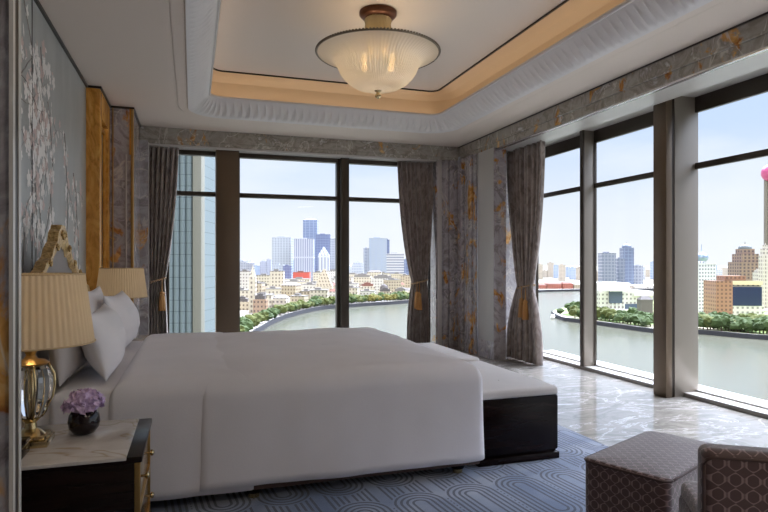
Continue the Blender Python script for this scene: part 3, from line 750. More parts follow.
# ------------------------------------------------------------------ table lamps
def lamp(label, x, y, z):
    t = thing('table_lamp', label, 'lamp', (x, y, z), group='bedside table lamps')
    bm = bmesh.new(); add_box(bm, -.062, .062, -.062, .062, 0, .022, .003); add_box(bm, -.054, .054, -.054, .054, .022, .034, .006)
    add_lathe(bm, [(.045, .034), (.034, .046), (.020, .055), (.018, .075), (.028, .085), (.034, .092)], 24)
    autosmooth(bmobj('foot', bm, M_brass, t), 40)
    oct_ = lambda r, z, a: r / max(math.cos(((a + PI / 8) % (PI / 4)) - PI / 8), .9)
    lathe('crystal_body', [(.028, .092), (.040, .105), (.062, .155), (.070, .20), (.068, .235), (.056, .26), (.046, .268), (.05, .275)], M_crystal, t, 8, smooth=False)
    bm = bmesh.new()
    for k in range(4):
        a = k * PI / 2 + PI / 8; pts = [((r + .004) * math.cos(a), (r + .004) * math.sin(a), z_) for r, z_ in ((.028, .090), (.040, .105), (.062, .155), (.070, .20), (.068, .235), (.056, .26), (.05, .275))]
        add_tube(bm, pts, .0045, 8)
    add_tube(bm, [(0, 0, .09), (0, 0, .28)], .007, 10)
    bmobj('gilt_ribs', bm, M_brass, t, smooth=True)
    lathe('neck', [(.052, .273), (.056, .279), (.046, .287), (.022, .293), (.014, .305), (.020, .318), (.012, .33), (.008, .42)], M_gold, t, 24)
    sh = lathe('lamp_shade', [(.198, .344), (.196, .348), (.166, .580), (.164, .584)], M_shade, t, 360, cap=False, mod=lambda r, z, a: r + .0022 * math.sin(60 * a))
    for r_, z_ in ((.199, .346), (.166, .583)):
        bm = bmesh.new(); add_tube(bm, [((r_) * math.cos(2 * PI * i / 64), r_ * math.sin(2 * PI * i / 64), z_) for i in range(65)], .0032, 6); bmobj('trim_ring', bm, mat('shade_binding', srgb(206, 180, 140), .6), sh, smooth=True)
    lathe('bulb', [(.004, .40), (.014, .415), (.028, .445), (.026, .465), (.012, .482), (.002, .486)], M_bulb, t, 20)
    bl = light('bulb_light', 'POINT', (0, 0, .45), 3.0, (1, .76, .48), size=.03); bl.parent = t
    return t
lamp('crystal table lamp with pleated cream shade beside the lilac flowers', -.526, 2.30, NH)
lamp('pleated cream shade lamp on the window side of the bed, behind pillows', -.548, 5.27, NH)

# ------------------------------------------------------------------ flower bowl and small box
fb = thing('flower_vase', 'round black vase packed with lilac flowers on the marble nightstand', 'vase', (-.373, 2.377, NH))
lathe('bowl', [(.020, 0), (.036, .006), (.050, .026), (.0535, .048), (.050, .070), (.040, .088), (.034, .094), (.030, .090), (.03, .07)], M_blackgl, fb, 40)
bm = bmesh.new(); rb = random.Random(5)
for k in range(230):
    z = rb.uniform(-.35, 1); a = rb.random() * 6.28; q = math.sqrt(1 - z * z); d = Vector((q * math.cos(a), q * math.sin(a), z))
    c = Vector((0, 0, .112)) + Vector((d.x * .062, d.y * .062, d.z * .044)) * rb.uniform(.82, 1.02)
    t1 = d.cross(Vector((.3, .5, .8))).normalized(); t2 = d.cross(t1); r_ = rb.uniform(.010, .017)
    th = rb.random() * 6.28; t1, t2 = t1 * math.cos(th) + t2 * math.sin(th), t2 * math.cos(th) - t1 * math.sin(th)
    vs = [bm.verts.new(c - t1 * r_ * .3), bm.verts.new(c + t2 * r_ * .8 + d * r_ * .4), bm.verts.new(c + t1 * r_ + d * r_ * .9), bm.verts.new(c - t2 * r_ * .8 + d * r_ * .4)]
    bm.faces.new(vs)
r_ = bmesh.ops.create_icosphere(bm, subdivisions=3, radius=1, matrix=Matrix.Translation((0, 0, .112)) @ Matrix.Diagonal((.055, .055, .040, 1)))
o = bmobj('flowers', bm, M_flower, fb, smooth=False)
bx_ = thing('box', 'small black box with pale metal edges beside the crystal lamp foot', 'box', (-.565, 2.17, NH))
box('case', -.055, .055, -.05, .05, .0, .036, M_blackgl, bx_, bev=.003); box('lid', -.057, .057, -.052, .052, .0365, .048, M_blackgl, bx_, bev=.003)
box('edge_band', -.0575, .0575, -.0525, .0525, .034, .038, M_chrome, bx_)

# ------------------------------------------------------------------ ceiling light
cl = thing('ceiling_light', 'bronze and ribbed glass bowl light hanging under the tray ceiling', 'ceiling light', (1.474, 4.69, 2.633))
zt = ZC + .45 - 2.633
lathe('canopy', [(.10, zt), (.155, zt - .004), (.155, zt - .03), (.135, zt - .05), (.11, zt - .062)], mat('red_bronze', srgb(92, 54, 32), .35, .6), cl, 48)
lathe('crystal_stem', [(.105, zt - .06), (.112, zt - .075), (.104, zt - .10), (.108, zt - .14), (.098, zt - .20), (.10, zt - .27), (.09, zt - .33), (.085, zt - .37)], mat('cut_amber_glass', srgb(214, 190, 140), .12, Transmission_Weight=.35), cl, 96, mod=lambda r, z, a: r + .004 * math.cos(24 * a + (z * 60)))
rz = .318
bp = [(.508, rz), (.475, rz - .010), (.43, rz - .030), (.385, rz - .055), (.352, rz - .085), (.332, rz - .12), (.315, rz - .16), (.288, rz - .20), (.248, rz - .24), (.19, rz - .275), (.12, rz - .298), (.05, rz - .308), (.01, rz - .31)]
lathe('bowl', bp, M_bowl, cl, 360, cap=False, mod=lambda r, z, a: r + (.0032 * math.cos(90 * a) if r > .02 else 0))
bm = bmesh.new(); add_tube(bm, [(.509 * math.cos(2 * PI * i / 96), .509 * math.sin(2 * PI * i / 96), rz + .002) for i in range(97)], .008, 8)
for i in range(120):
    a = 2 * PI * i / 120; bmesh.ops.create_icosphere(bm, subdivisions=1, radius=.011, matrix=Matrix.Translation((.512 * math.cos(a), .512 * math.sin(a), rz + .008)))
bmobj('beaded_rim', bm, mat('aged_silver', srgb(120, 110, 96), .35, .8), cl, smooth=True)
lathe('finial', [(.006, .03), (.03, .022), (.032, .010), (.016, .0), (.014, -.012), (.022, -.022), (.026, -.034), (.02, -.046), (.008, -.054), (.001, -.056)], M_brass, cl, 24)
for k in range(4):
    a = k * PI / 2 + .5; x, y = .16 * math.cos(a), .16 * math.sin(a)
    bb = lathe('bulb', [(.003, .0), (.02, .012), (.03, .035), (.024, .06), (.010, .08)], M_bulb, cl, 16, (x, y, rz - .12))
    bl = light('bulb_light', 'POINT', (x, y, rz - .03), BULB, (1, .84, .66), size=.035); bl.parent = cl

# two fill lights added behind the camera to brighten bed and room
for x, y, lb_ in ((.9, -.5, 'added round opal fill light behind the camera, nearer the bed wall'), (2.9, -.3, 'added round opal fill light behind the camera, nearer the river windows')):
    fl_ = thing('fill_light', lb_, 'ceiling light', (x, y, ZC - .07), group='added fill lights')
    lathe('rim', [(.30, .07), (.33, .07), (.335, .02), (.31, .0), (.30, .01)], M_brass, fl_, 48, cap=False)
    lathe('diffuser', [(.30, .02), (.20, .004), (.08, .0), (.001, .0)], M_bulb, fl_, 48, cap=False)
    a_ = light('fill_lamp', 'AREA', (0, 0, -.006), FILL, (1, .90, .78), size=.6); a_.data.shape = 'DISK'; a_.parent = fl_

# ------------------------------------------------------------------ ottoman and armchair
cA = Vector((1.50, 2.02)); cB = Vector((2.055, 2.265)); cF = Vector((1.653, 1.723))
ux = (cB - cA).normalized(); Lx = .61; Ly = .34; uy = Vector((ux.y, -ux.x))
ang = math.atan2(ux.y, ux.x); cen = cA + ux * Lx / 2 + uy * Ly / 2
ot = thing('ottoman', 'brown lattice patterned ottoman on the rug in front of the armchair', 'ottoman', (cen.x, cen.y, RZ), ang)
def soft_local(name, x0, x1, y0, y1, z0, z1, r, puff, m, par, R=.03, seed=0): return rbox_soft(name, x0, x1, y0, y1, z0, z1, r, puff, m, par, R=R, wr=.0008, seed=seed, step=.03)
soft_local('upholstered_body', -Lx / 2, Lx / 2, -Ly / 2, Ly / 2, .03, .405, .012, .008, M_ogee, ot, R=.035)
bm = bmesh.new(); add_tube(bm, [(x, y, .396) for x, y in rrect(-.002, .04, -Lx / 2, Lx / 2, -Ly / 2, Ly / 2, .035)] + [rrect(-.002, .04, -Lx / 2, Lx / 2, -Ly / 2, Ly / 2, .035)[0] + (.396,)], .0045, 6)
bmobj('welt', bm, M_brownw, ot, smooth=True)
for x in (-Lx / 2 + .05, Lx / 2 - .05):
    for y in (-Ly / 2 + .05, Ly / 2 - .05): box('leg', x - .02, x + .02, y - .02, y + .02, 0, .032, M_ebony, ot)
# armchair seen from behind
s0 = 1.60; ar0 = (703 - U0) / F * s0
cw_ = .62; th = math.radians(15); fwd = Vector((SA, CA)); rgt = Vector((CA, -SA))
base_l = fwd * s0 + rgt * ar0
yaw = -A - th; ex = Vector((math.cos(yaw), math.sin(yaw))); ey = Vector((-ex.y, ex.x))
ac = base_l + ex * cw_ / 2
ch = thing('armchair', 'brown lattice patterned low armchair seen from behind beside the ottoman', 'armchair', (ac.x, ac.y, RZ), yaw)
bk = rbox_soft('backrest', -cw_ / 2, cw_ / 2, 0, .085, .14, .684, .024, .0, M_ogee, ch, R=.03, wr=.001, step=.03)
bm = bmesh.new(); add_tube(bm, [(-cw_ / 2 + .004, .006, z) for z in (.16, .4, .62, .64)] + [(-cw_ / 2 + .010, .004, .657), (-cw_ / 2 + .025, .003, .664)] + [(x, .002, .665) for x in (-.2, 0, .2)] + [(cw_ / 2 - .025, .003, .664), (cw_ / 2 - .010, .004, .657)] + [(cw_ / 2 - .004, .006, z) for z in (.64, .62, .4, .16)], .005, 6); bmobj('welt', bm, M_brownw, ch, smooth=True)
rbox_soft('seat', -cw_ / 2 + .035, cw_ / 2 - .035, .08, .50, .12, .40, .03, .008, M_ogee, ch, R=.04, wr=.001, step=.03)
rbox_soft('seat_cushion', -cw_ / 2 + .04, cw_ / 2 - .04, .09, .495, .395, .435, .02, .012, M_ogee, ch, R=.04, wr=.001, step=.03)
for x in (-cw_ / 2 + .05, cw_ / 2 - .05):
    for y in (.05, .47): lathe('leg', [(.018, 0), (.026, .13)], M_ebony, ch, 14, (x, y, 0))

# ================================================================== THE CITY OUTSIDE
GZ = -57.0 + CZ            # street level
WZ = -60.0 + CZ            # river surface
def facade(name, wall, glass, wx, wz, fx, fz, rough=.5, z0=0):
    def f(n, l, b):
        t = n.new('ShaderNodeTexCoord'); s = n.new('ShaderNodeSeparateXYZ'); l.new(t.outputs['Object'], s.inputs[0])
        h = mth(n, l, 'ADD', mth(n, l, 'ADD', s.outputs[0], s.outputs[1]), 1000.0)
        a = mth(n, l, 'LESS_THAN', mth(n, l, 'FRACT', mth(n, l, 'DIVIDE', h, wx)), fx)
        c = mth(n, l, 'LESS_THAN', mth(n, l, 'FRACT', mth(n, l, 'DIVIDE', mth(n, l, 'ADD', s.outputs[2], 1000.3), wz)), fz)
        m = mth(n, l, 'MULTIPLY', a, c)
        g = noise_tex(n, l, t.outputs['Object'], .08, 3)
        w2 = mixc(n, l, g.outputs[0], wall, tuple(min(1, x * 1.12) for x in wall[:3]) + (1,))
        l.new(mixc(n, l, m, w2, glass), b.inputs['Base Color'])
        l.new(mth(n, l, 'SUBTRACT', rough, mth(n, l, 'MULTIPLY', m, rough * .5)), b.inputs['Roughness'])
    return mat(name, rough=rough, build=f)
FC = {
 'cream stone': facade('cream_stone_facade', srgb(206, 196, 176), srgb(136, 126, 116), 5, 5.5, .42, .5),
 'sandy': facade('sandy_facade', srgb(190, 176, 152), srgb(126, 114, 102), 4.5, 5, .45, .5),
 'white': facade('white_facade', srgb(212, 208, 200), srgb(148, 142, 138), 5, 5, .45, .45),
 'tan brick': facade('tan_brick_facade', srgb(166, 138, 114), srgb(104, 90, 82), 4, 5, .45, .45),
 'greyish beige': facade('grey_beige_facade', srgb(204, 192, 178), srgb(116, 108, 106), 5, 4.5, .5, .45),
 'red brick': facade('red_brick_facade', srgb(178, 108, 90), srgb(128, 88, 80), 4, 4.5, .4, .45),
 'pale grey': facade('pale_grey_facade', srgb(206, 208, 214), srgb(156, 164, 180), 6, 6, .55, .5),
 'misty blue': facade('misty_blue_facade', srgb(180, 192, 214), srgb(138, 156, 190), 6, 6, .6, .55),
}
M_roofr = mat('red_tile_roof', srgb(132, 90, 78), .8); M_roofg = mat('grey_roof', srgb(134, 130, 126), .8); M_roofd = mat('dark_slate_roof', srgb(100, 94, 92), .7); M_roofw = mat('white_roof', srgb(224, 222, 218), .7)
PLACED = []
def clear(c, r): return all((c.x - p[0]) ** 2 + (c.y - p[1]) ** 2 > (r + p[2]) ** 2 for p in PLACED)
def building(name, label, group, u0, u1, vtop, s, wm, rm=None, roof='flat', rh=None, depth=None, yaw=0, cat='building', parts=True, z0=None):
    z0 = GZ if z0 is None else z0
    w = (u1 - u0) / F * s; c = P((u0 + u1) / 2, HV, s); top = CZ + (HV - vtop) / F * s; d = depth or w * .8
    rm = rm or M_roofg
    PLACED.append((c.x + SA * d / 2, c.y + CA * d / 2, max(w, d) * .55))
    c = c + Vector((SA, CA, 0)) * d / 2
    rh = rh if rh is not None else {'flat': 3, 'hip': 6, 'spire': w * .9, 'dome': w * .5, 'step': 10, 'wedge': w * .7, 'none': 0}[roof]
    body_top = top - (rh if roof != 'flat' else 0) - z0; bt = max(6, body_top)
    bmw = bmesh.new(); add_box(bmw, -w / 2, w / 2, -d / 2, d / 2, 0, bt)
    bmr = bmesh.new()
    if roof == 'flat': add_box(bmr, -w / 2 - .4, w / 2 + .4, -d / 2 - .4, d / 2 + .4, bt, bt + 1.0); add_box(bmr, -w * .25, w * .1, -d * .2, d * .2, bt + 1.0, bt + 3.6)
    elif roof in ('hip', 'spire', 'wedge'):
        if roof == 'spire': pts = [(-.5, -.5), (.5, -.5), (.5, .5), (-.5, .5)]; rid = [(0, 0)] * 4
        elif roof == 'wedge': pts = [(-.5, -.5), (.5, -.5), (.5, .5), (-.5, .5)]; rid = [(-.06, -.06), (.06, -.06), (.06, .06), (-.06, .06)]
        else: pts = [(-.53, -.53), (.53, -.53), (.53, .53), (-.53, .53)]; rid = [(-.3, 0), (.3, 0), (.3, .02), (-.3, .02)]
        a = [bmr.verts.new((x * w, y * d, bt)) for x, y in pts]; b_ = [bmr.verts.new((x * w, y * d, bt + rh)) for x, y in rid]
        bmr.faces.new(a[::-1])
        for i in range(4): bmr.faces.new((a[i], a[(i + 1) % 4], b_[(i + 1) % 4], b_[i]))
        bmr.faces.new(b_)
    elif roof == 'dome': add_lathe(bmr, [(w * .42, bt), (w * .42, bt + rh * .3), (w * .38, bt + rh * .55), (w * .26, bt + rh * .8), (w * .08, bt + rh * .97), (.4, bt + rh), (.3, bt + rh * 1.4)], 24)
    elif roof == 'step': add_box(bmr, -w * .38, w * .38, -d * .38, d * .38, bt, bt + rh * .55); add_box(bmr, -w * .22, w * .22, -d * .22, d * .22, bt + rh * .55, bt + rh * .85); add_box(bmr, -w * .04, w * .04, -w * .04, w * .04, bt + rh * .85, bt + rh)
    bmesh.ops.remove_doubles(bmr, verts=bmr.verts, dist=.01)
    if parts:
        t = thing(name, label, cat, (c.x, c.y, z0), -A + yaw, group)
        bmobj('walls', bmw, wm, t)
        if roof == 'none': bmr.free()
        else: bmobj('roof', bmr, rm, t)
    else:
        # one small mesh: too few pixels to show a roof of its own
        m1 = bpy.data.meshes.new('tmp'); bmr.to_mesh(m1); bmr.free(); n0 = len(bmw.faces); bmw.from_mesh(m1); bpy.data.meshes.remove(m1)
        bmw.faces.ensure_lookup_table()
        for f_ in bmw.faces[n0:]: f_.material_index = 1
        t = bmobj(name, bmw, [wm, rm]); t.location = (c.x, c.y, z0); t.rotation_euler = (0, 0, -A + yaw); tag(t, label, cat, group)
    return t, w, d, bt
ONES = 'zeroth first second third fourth fifth sixth seventh eighth ninth tenth eleventh twelfth thirteenth fourteenth fifteenth sixteenth seventeenth eighteenth nineteenth'.split()
TENS = ' _ twenty thirty forty fifty sixty seventy eighty ninety'.split(' ')[1:]
def ordi(n):
    if n < 20: return ONES[n]
    t, o_ = divmod(n, 10)
    if n >= 100: return 'hundred and ' + (ordi(n - 100) if n > 100 else 'no')
    return (TENS[t - 1] if False else ['', '', 'twenty', 'thirty', 'forty', 'fifty', 'sixty', 'seventy', 'eighty', 'ninety'][t]) + ('-' + ONES[o_] if o_ else 'th').replace('tyth', 'tieth')

# ---- river and land
W_SH = [(100, 180), (170, 260), (215, 340), (240, 437), (262, 536), (270, 580), (290, 668), (320, 770), (345, 812), (372, 850), (400, 890), (440, 985), (500, 1150), (543, 1264), (600, 1310), (700, 1330), (820, 1350), (1000, 1400)]
def smooth_shore(pts, k=6):
    out = []
    for i in range(len(pts) - 1):
        p0 = Vector(pts[max(i - 1, 0)]); p1 = Vector(pts[i]); p2 = Vector(pts[i + 1]); p3 = Vector(pts[min(i + 2, len(pts) - 1)])
        for j in range(k):
            t = j / k; out.append(.5 * ((2 * p1) + (p2 - p0) * t + (2 * p0 - 5 * p1 + 4 * p2 - p3) * t * t + (3 * p1 - p0 - 3 * p2 + p3) * t ** 3))
    out.append(Vector(pts[-1])); return out
def gp(u, s, z): p = P(u, HV, s); return (p.x, p.y, z)
shoreW = [gp(u, s, GZ) for u, s in smooth_shore(W_SH)]
def water_b(n, l, b):
    v = objvec(n)
    t = noise_tex(n, l, v, .004, 4, .5)
    l.new(ramp(n, l, t.outputs[0], [(.3, srgb(92, 93, 80)), (.7, srgb(104, 103, 88))]).outputs[0], b.inputs['Base Color'])
    bump(n, l, b, noise_tex(n, l, v, .6, 3).outputs[0], .12, .3)
M_water = mat('river_water', rough=.2, build=water_b)
M_ground = mat('city_ground', srgb(130, 126, 118), .9, build=lambda n, l, b: l.new(ramp(n, l, noise_tex(n, l, objvec(n), .012, 6).outputs[0], [(.35, srgb(104, 110, 76)), (.5, srgb(140, 134, 124)), (.7, srgb(154, 148, 138))]).outputs[0], b.inputs['Base Color']))
M_stone = mat('embankment_stone', srgb(62, 62, 68), .8); M_prom = mat('promenade_paving', srgb(176, 170, 162), .8)
me = bpy.data.meshes.new('river'); q = 30000
me.from_pydata([(-q, -600, WZ), (q, -600, WZ), (q, q, WZ), (-q, q, WZ)], [], [(0, 1, 2, 3)]); link('river', me, M_water, kind='structure')
far = [gp(1000, 16000, GZ), gp(380, 30000, GZ), gp(-200, 16000, GZ), gp(-300, 200, GZ)]
poly = [Vector(p) for p in shoreW] + [Vector(p) for p in far]
def land(name, poly, m):
    tr = tessellate_polygon([poly]); me = bpy.data.meshes.new(name); n_ = len(poly)
    me.from_pydata([tuple(p) for p in poly] + [(p[0], p[1], WZ - 1) for p in poly], [], [tuple(t) for t in tr] + [(i, (i + 1) % n_, (i + 1) % n_ + n_, i + n_) for i in range(n_)])
    bm = bmesh.new(); bm.from_mesh(me); bmesh.ops.recalc_face_normals(bm, faces=bm.faces); bm.to_mesh(me); bm.free()
    return link(name, me, m, kind='structure')
land('land_west', poly, M_ground).name = 'city_ground'
E_SH = [(552, 706), (556, 664), (562, 632), (569, 616), (598, 580), (652, 516), (697, 506), (768, 466), (900, 420), (1200, 380)]
shoreE = [gp(u, s, GZ) for u, s in smooth_shore(E_SH)]
backE = [gp(1300, 900, GZ), gp(900, 1050, GZ), (gp(700, 1000, GZ)), gp(620, 900, GZ), gp(572, 800, GZ), gp(556, 745, GZ)]
land('park_ground', [Vector(p) for p in shoreE + backE], mat('park_grass', srgb(140, 158, 92), .9, build=lambda n, l, b: l.new(ramp(n, l, noise_tex(n, l, objvec(n), .05, 5).outputs[0], [(.4, srgb(96, 124, 60)), (.52, srgb(150, 166, 100)), (.6, srgb(206, 196, 170))]).outputs[0], b.inputs['Base Color'])))
def ribbon(name, pts, off0, off1, z0, z1, m):
    bm = bmesh.new(); rows = []
    for i, p in enumerate(pts):
        a = Vector(pts[max(i - 1, 0)]); b_ = Vector(pts[min(i + 1, len(pts) - 1)]); t = (b_ - a).normalized(); n_ = Vector((-t.y, t.x, 0))
        p = Vector(p); a0, a1 = p + n_ * off0, p + n_ * off1
        rows.append([bm.verts.new((a0.x, a0.y, z0)), bm.verts.new((a0.x, a0.y, z1)), bm.verts.new((a1.x, a1.y, z1)), bm.verts.new((a1.x, a1.y, z0))])
    for r0, r1 in zip(rows, rows[1:]):
        for j in range(4): bm.faces.new((r0[j], r1[j], r1[(j + 1) % 4], r0[(j + 1) % 4]))
    return bmobj(name, bm, m, kind='structure')
ribbon('embankment', shoreW, -1.2, 0, WZ - .5, GZ + 1.6, M_stone)
ribbon('promenade', shoreW, .0, 13, GZ - .5, GZ + .9, M_prom)
ribbon('embankment_road', shoreW, 24, 40, GZ - .5, GZ + .25, mat('road_grey', srgb(176, 172, 170), .8))
ribbon('quay', shoreE, -1.0, 0, WZ - .5, GZ + .8, M_stone)
ribbon('quay_path', shoreE, 0, 7, GZ - .5, GZ + .3, M_prom)

# ---- trees: three crown shapes, copied one by one
def leafmat(name, c0, c1): return mat(name, rough=.85, build=lambda n, l, b: l.new(ramp(n, l, noise_tex(n, l, objvec(n), .5, 4).outputs[0], [(.35, c0), (.65, c1)]).outputs[0], b.inputs['Base Color']))
M_leafs = [leafmat('olive_leaves', srgb(62, 72, 32), srgb(108, 114, 52)), leafmat('deep_green_leaves', srgb(42, 60, 28), srgb(80, 100, 46)), leafmat('yellow_green_leaves', srgb(88, 86, 30), srgb(126, 116, 50))]
M_bark = mat('bark', srgb(90, 74, 60), .9)
def tree_mesh(seed, m):
    bm = bmesh.new(); rr = random.Random(seed)
    for k in range(6):
        a = rr.random() * 6.28; q = rr.uniform(.0, .30); r = rr.uniform(.24, .36); c = Vector((q * math.cos(a), q * math.sin(a), .62 + rr.uniform(-.12, .18)))
        rt = bmesh.ops.create_icosphere(bm, subdivisions=2, radius=r, matrix=Matrix.Translation(c))
        for v in rt['verts']: v.co = c + (v.co - c) * (1 + .6 * noise.noise(v.co * 7 + Vector((seed, 0, 0))))
    n0 = len(bm.faces); add_lathe(bm, [(.05, 0), (.035, .2), (.03, .5)], 7); bm.faces.ensure_lookup_table()
    for f in bm.faces[n0:]: f.material_index = 1
    me = bpy.data.meshes.new('tree'); bm.to_mesh(me); bm.free(); me.materials.append(m); me.materials.append(M_bark); return me
TREES = [[tree_mesh(10 * k + j, M_leafs[k]) for j in range(3)] for k in range(3)]
rt_ = random.Random(21)
def tree(u, s, h, kind, label, group):
    me = TREES[kind][rt_.randrange(3)]; o = bpy.data.objects.new('tree', me); C.objects.link(o)
    p = gp(u, s, GZ); o.location = p; o.scale = (h * rt_.uniform(.9, 1.15), h * rt_.uniform(.9, 1.15), h * rt_.uniform(.72, .95)); o.rotation_euler = (0, 0, rt_.random() * 6.28)
    tag(o, label, 'tree', group); return o
def s_of(tab, u):
    for (a, b), (c, d) in zip(tab, tab[1:]):
        if a <= u <= c: return b + (d - b) * (u - a) / (c - a)
    return tab[-1][1]
k = 0; u = 206.0
COLT = ('olive green', 'deep green', 'yellow green')
while u < 416:
    k += 1; kd = 2 if 368 < u < 396 and rt_.random() < .7 else (1 if rt_.random() < .45 else 0); s = s_of(W_SH, u) + 20
    tree(u, s, rt_.uniform(10.5, 14), kd, '%s tree beside the river promenade, %s from the near end' % (COLT[kd], ordi(k)), 'promenade trees on the far windows side')
    u += max(2.5, 9.0 / s * F * .50)
k = 0; u = 200.0
while u < 416:
    k += 1; kd = 1 if rt_.random() < .6 else 0; s = s_of(W_SH, u) + 44 + rt_.uniform(-3, 6)
    tree(u, s, rt_.uniform(11, 15), kd, '%s tree behind the promenade road, %s from the near end' % (COLT[kd], ordi(k)), 'street trees behind the promenade')
    u += max(3.4, 11 / s * F * .62)
k = 0
for r_, (off, st) in enumerate(((14, 3.4), (34, 5.6), (62, 7.0))):
    u = 575 + r_ * 3.0; k = 0
    while u < 775:
        if 653 < u < 692: u += 3; continue
        s = s_of(E_SH, u) + off + rt_.uniform(-5, 8); kd = 1 if rt_.random() < .75 else 0; k += 1
        if not (off > 40 and 605 < u < 652) or rt_.random() < .5:
            tree(u, s, rt_.uniform(9, 14), kd, '%s tree in the riverside park, %s along the %s row from the water' % (COLT[kd], ordi(k), ordi(r_ + 1)), 'riverside park trees')
        u += st * rt_.uniform(.8, 1.3)
for i, (u, s, h) in enumerate(((560.5, 668, 9), (575, 655, 16), (579, 690, 15), (570, 690, 14), (584, 680, 14))):
    tree(u, s, h, 1, '%s tree near the pointed tip of the park island, %s from its tip' % (('slim dark', 'tall dark', 'dark', 'broad dark', 'dark')[i], ordi((1, 3, 4, 2, 5)[i])), 'island tip trees')

# individual landmarks of the west bank
building('building', 'slim cream clock tower with a pointed top in the low stone quarter', None, 249, 255.5, 265, 690, FC['cream stone'], FC['cream stone'], 'spire', rh=16)
building('building', 'brown stone block with small turrets standing beside the cream clock tower', None, 253, 266, 293, 640, FC['tan brick'], M_roofd, 'step', rh=7)
building('building', 'tall cream wedge topped tower below the white pointed skyscraper', None, 315, 332, 269, 880, FC['cream stone'], FC['sandy'], 'wedge', rh=26)
building('building', 'wide red roofed block standing below the striped lilac skyscraper', None, 293, 309, 272.5, 1500, mat('terracotta_wall', srgb(204, 96, 84), .7), M_roofr, 'flat')
building('building', 'orange red apartment tower seen beside the ribbed stone tower', None, 203.5, 217, 253, 900, FC['red brick'], M_roofg, 'step', rh=6)
building('building', 'long cream block with arched front behind the promenade beyond the mullion', None, 352, 372, 273, 1120, FC['cream stone'], M_roofg, 'step', rh=8)
building('building', 'cream palace block with raised centre right of the far mullion', None, 371, 394, 274, 1060, FC['white'], M_roofg, 'step', rh=8)
building('building', 'sandy domed pavilion close behind the promenade trees near the curtain', None, 379, 389, 284, 980, FC['sandy'], M_roofd, 'dome', rh=9)
def haze_tint(c, k=.35):  # mixes distance haze into a facade colour: greyer and less saturated
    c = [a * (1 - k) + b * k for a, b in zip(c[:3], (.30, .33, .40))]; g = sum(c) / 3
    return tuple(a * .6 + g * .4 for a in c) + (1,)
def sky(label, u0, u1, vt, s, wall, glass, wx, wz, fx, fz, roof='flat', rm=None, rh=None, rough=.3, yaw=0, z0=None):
    m = facade('tower_facade_' + '_'.join(label.split()[:3]), haze_tint(wall), haze_tint(glass), wx, wz, fx, fz, rough)
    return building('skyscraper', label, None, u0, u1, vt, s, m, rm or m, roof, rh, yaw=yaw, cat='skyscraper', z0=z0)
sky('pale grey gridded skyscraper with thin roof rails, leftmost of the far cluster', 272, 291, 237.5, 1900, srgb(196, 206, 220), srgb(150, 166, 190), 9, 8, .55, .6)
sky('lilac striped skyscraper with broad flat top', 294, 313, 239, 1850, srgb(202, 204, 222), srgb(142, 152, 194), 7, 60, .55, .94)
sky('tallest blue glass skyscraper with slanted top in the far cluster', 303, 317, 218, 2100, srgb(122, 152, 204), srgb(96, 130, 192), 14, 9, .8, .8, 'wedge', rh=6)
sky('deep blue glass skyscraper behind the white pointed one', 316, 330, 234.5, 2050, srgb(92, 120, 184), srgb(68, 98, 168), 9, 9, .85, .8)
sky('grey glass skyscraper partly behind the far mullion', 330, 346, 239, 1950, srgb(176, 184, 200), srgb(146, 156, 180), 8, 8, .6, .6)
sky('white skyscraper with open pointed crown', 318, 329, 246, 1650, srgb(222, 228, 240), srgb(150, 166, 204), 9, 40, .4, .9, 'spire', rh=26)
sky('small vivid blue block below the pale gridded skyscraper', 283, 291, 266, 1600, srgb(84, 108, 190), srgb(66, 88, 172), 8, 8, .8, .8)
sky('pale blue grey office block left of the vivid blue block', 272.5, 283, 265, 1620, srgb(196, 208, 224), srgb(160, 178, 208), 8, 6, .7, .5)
sky('misty purple tower with haze-tinted walls, narrow one of the low group', 266.5, 271, 259.5, 2600, srgb(176, 180, 208), srgb(150, 156, 194), 8, 8, .6, .6)
sky('misty purple tower with haze-tinted walls, beside the narrow one', 260, 266, 262, 2600, srgb(182, 186, 212), srgb(156, 162, 200), 8, 8, .6, .6)
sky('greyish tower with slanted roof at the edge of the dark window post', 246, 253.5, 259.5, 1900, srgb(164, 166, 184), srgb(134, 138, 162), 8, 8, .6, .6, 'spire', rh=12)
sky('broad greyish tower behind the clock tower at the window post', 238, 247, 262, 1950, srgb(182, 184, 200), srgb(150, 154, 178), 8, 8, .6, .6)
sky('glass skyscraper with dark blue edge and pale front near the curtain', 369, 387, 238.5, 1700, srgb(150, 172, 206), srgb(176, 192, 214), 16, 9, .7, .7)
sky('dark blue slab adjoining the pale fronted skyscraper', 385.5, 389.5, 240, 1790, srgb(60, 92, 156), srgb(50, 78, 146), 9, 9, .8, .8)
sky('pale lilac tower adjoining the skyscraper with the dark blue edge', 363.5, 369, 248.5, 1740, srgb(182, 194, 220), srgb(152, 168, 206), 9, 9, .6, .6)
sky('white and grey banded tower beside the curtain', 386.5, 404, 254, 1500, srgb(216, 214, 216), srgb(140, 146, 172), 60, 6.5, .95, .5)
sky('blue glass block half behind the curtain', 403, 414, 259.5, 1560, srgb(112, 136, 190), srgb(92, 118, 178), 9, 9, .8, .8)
sky('low pale tower with small roof turret right of the far mullion', 352, 363, 261, 1800, srgb(206, 210, 222), srgb(170, 178, 202), 8, 8, .6, .5, 'step', rh=10)
